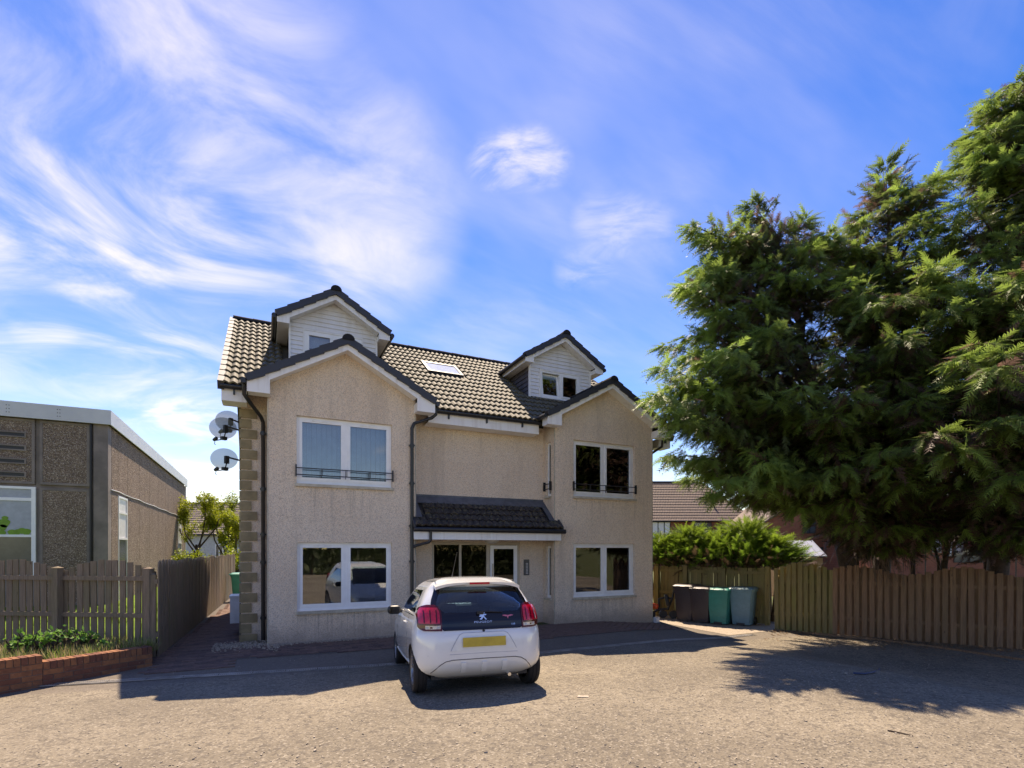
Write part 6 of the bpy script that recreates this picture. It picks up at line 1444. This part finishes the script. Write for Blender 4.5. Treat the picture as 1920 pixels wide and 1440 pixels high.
for _ in range(260):
    s = rr.uniform(0, 4.0); t = rr.uniform(.12, 1.0); a = WALL_A+WALL_D*s; b = FEN_A+FEN_D*(s*.75); p = a.lerp(b, t); bedpts.append((p.x, p.y, .17))
bedpts = np.array(bedpts)
V, T, C = tuft(7500, bedpts, .06, .24, np.array([[.42, .34, .16], [.36, .30, .14], [.17, .27, .05], [.24, .33, .07], [.46, .38, .20]])); g = link('bed_grass', tri_mesh('bed_grass', V, T, M['leaf'], C)); tag(g, label='straw-coloured dry grass and blades covering the planting bed', kind='stuff')
for j, (px, py, k, lab) in enumerate(((30, 1200, 1.0, 'leafy green weed at the far end of the bed'), (92, 1195, 1.2, 'leafy green weed in front of the fence post in the bed'), (140, 1190, 1.25, 'tallest leafy weed growing against the bow-topped fence'), (165, 1195, 1.0, 'broad-leaved weed right of the tallest weed in the bed'), (60, 1205, .9, 'low spreading weed above the wall step'), (198, 1205, .5, 'tiny weed seedling by the gate end of the bed'))):
    s = next(q for q in np.linspace(0, 5, 400) if (lambda v: (CX+F*(CS*v.x-SN*v.y)/(SN*v.x+CS*v.y)))(WALL_A.lerp(FEN_A, .6)+(WALL_D*.45+FEN_D*.55)*q) < px); p = WALL_A.lerp(FEN_A, .6)+(WALL_D*.45+FEN_D*.55)*s
    broadleaf('weed', lab, (p.x, p.y, .16), .30*k, .20*k, 95, 120+j, (.17, .36, .06), 'plant', 'weeds in the planting bed', (.05, .12), 5)
lp = []
for _ in range(400):
    x = rr.uniform(-9, -1.8); y = rr.uniform(11.2, 19.6)
    if side_of((x, y), FEN_A, FEN_D) < -.1: lp.append((x, y, .11))
V, T, C = tuft(9000, np.array(lp)+0, .06, .14, np.array([[.14, .24, .02], [.20, .30, .03], [.11, .20, .02]])); g = link('lawn_grass', tri_mesh('lawn_grass', V, T, M['leaf'], C)); tag(g, label='short bright green grass of the lawn behind the garden fence', kind='stuff')
# loose chips on the asphalt
ch = MB()
for i in range(1500):
    px = random.uniform(-60, 1980); py = 1440-(240*random.random()**1.5) if random.random() < .8 else random.uniform(1230, 1300); p = gnd(px, py)
    if not in_yard(p.x, p.y) or (1.4 < p.x < 3.6 and 5.5 < p.y < 9): continue
    s_ = random.uniform(.003, .009)*(1.6 if random.random() < .06 else 1); ch.box(-s_, s_, -s_*.7, s_*.7, -s_*.3, s_*.5, M=Matrix.Translation((p.x, p.y, p.z+s_*.2)) @ Matrix.Rotation(random.uniform(0, 6), 4, 'Z') @ Matrix.Rotation(random.uniform(-.5, .5), 4, 'X'))
ch.build('loose_chips', M['stone'], kind='stuff', label='small pale stone chips scattered over the asphalt')
lt_ = MB()
for i in range(2600):
    t = random.random()*6.6; p = RF_C+RF_DIR*t-RF_N*abs(random.gauss(.18, .28)); 
    if random.random() < .15: p = p-RF_N*random.random()*1.6
    s_ = random.uniform(.008, .026); lt_.box(-s_, s_, -s_*.4, s_*.4, 0, .003, M=Matrix.Translation((p.x, p.y, gz(p.x, p.y)+.008)) @ Matrix.Rotation(random.uniform(0, 6), 4, 'Z') @ Matrix.Rotation(random.uniform(-.35, .35), 4, 'X'))
lt_.build('leaf_litter', M['litter'], kind='stuff', label='dry brown leaf litter along the foot of the brown fence')
p0 = [gnd(1600, 1264), gnd(1622, 1265), gnd(1638, 1262), gnd(1649, 1256)]; h = MB(); h.tube([q+Vector((0, 0, .013)) for q in p0], .012, 8); h.build('hose_piece', M['hose'], None, 60, label='short curved piece of blue-black hose lying on the asphalt', cat='hose')
p0 = [gnd(1664, 1371), gnd(1690, 1376), gnd(1712, 1381)]; h = MB(); h.tube([q+Vector((0, 0, .008)) for q in p0], [.007, .006, .004], 6); h.build('twig', M['bark'], None, label='thin dark twig on the asphalt at the edge of the tree shade', cat='twig')
p = gnd(1093, 1307); h = MB(); h.prism([(-.07, -.015, 0), (.06, -.02, 0), (.075, .012, 0), (-.05, .02, 0)], (0, 0, .008)); o = h.build('scrap', M['paper'], None, loc=(p.x, p.y, p.z+.003), label='pale scrap of wood on the asphalt to the right of the car', cat='scrap'); o.rotation_euler = (0, 0, -YAW)
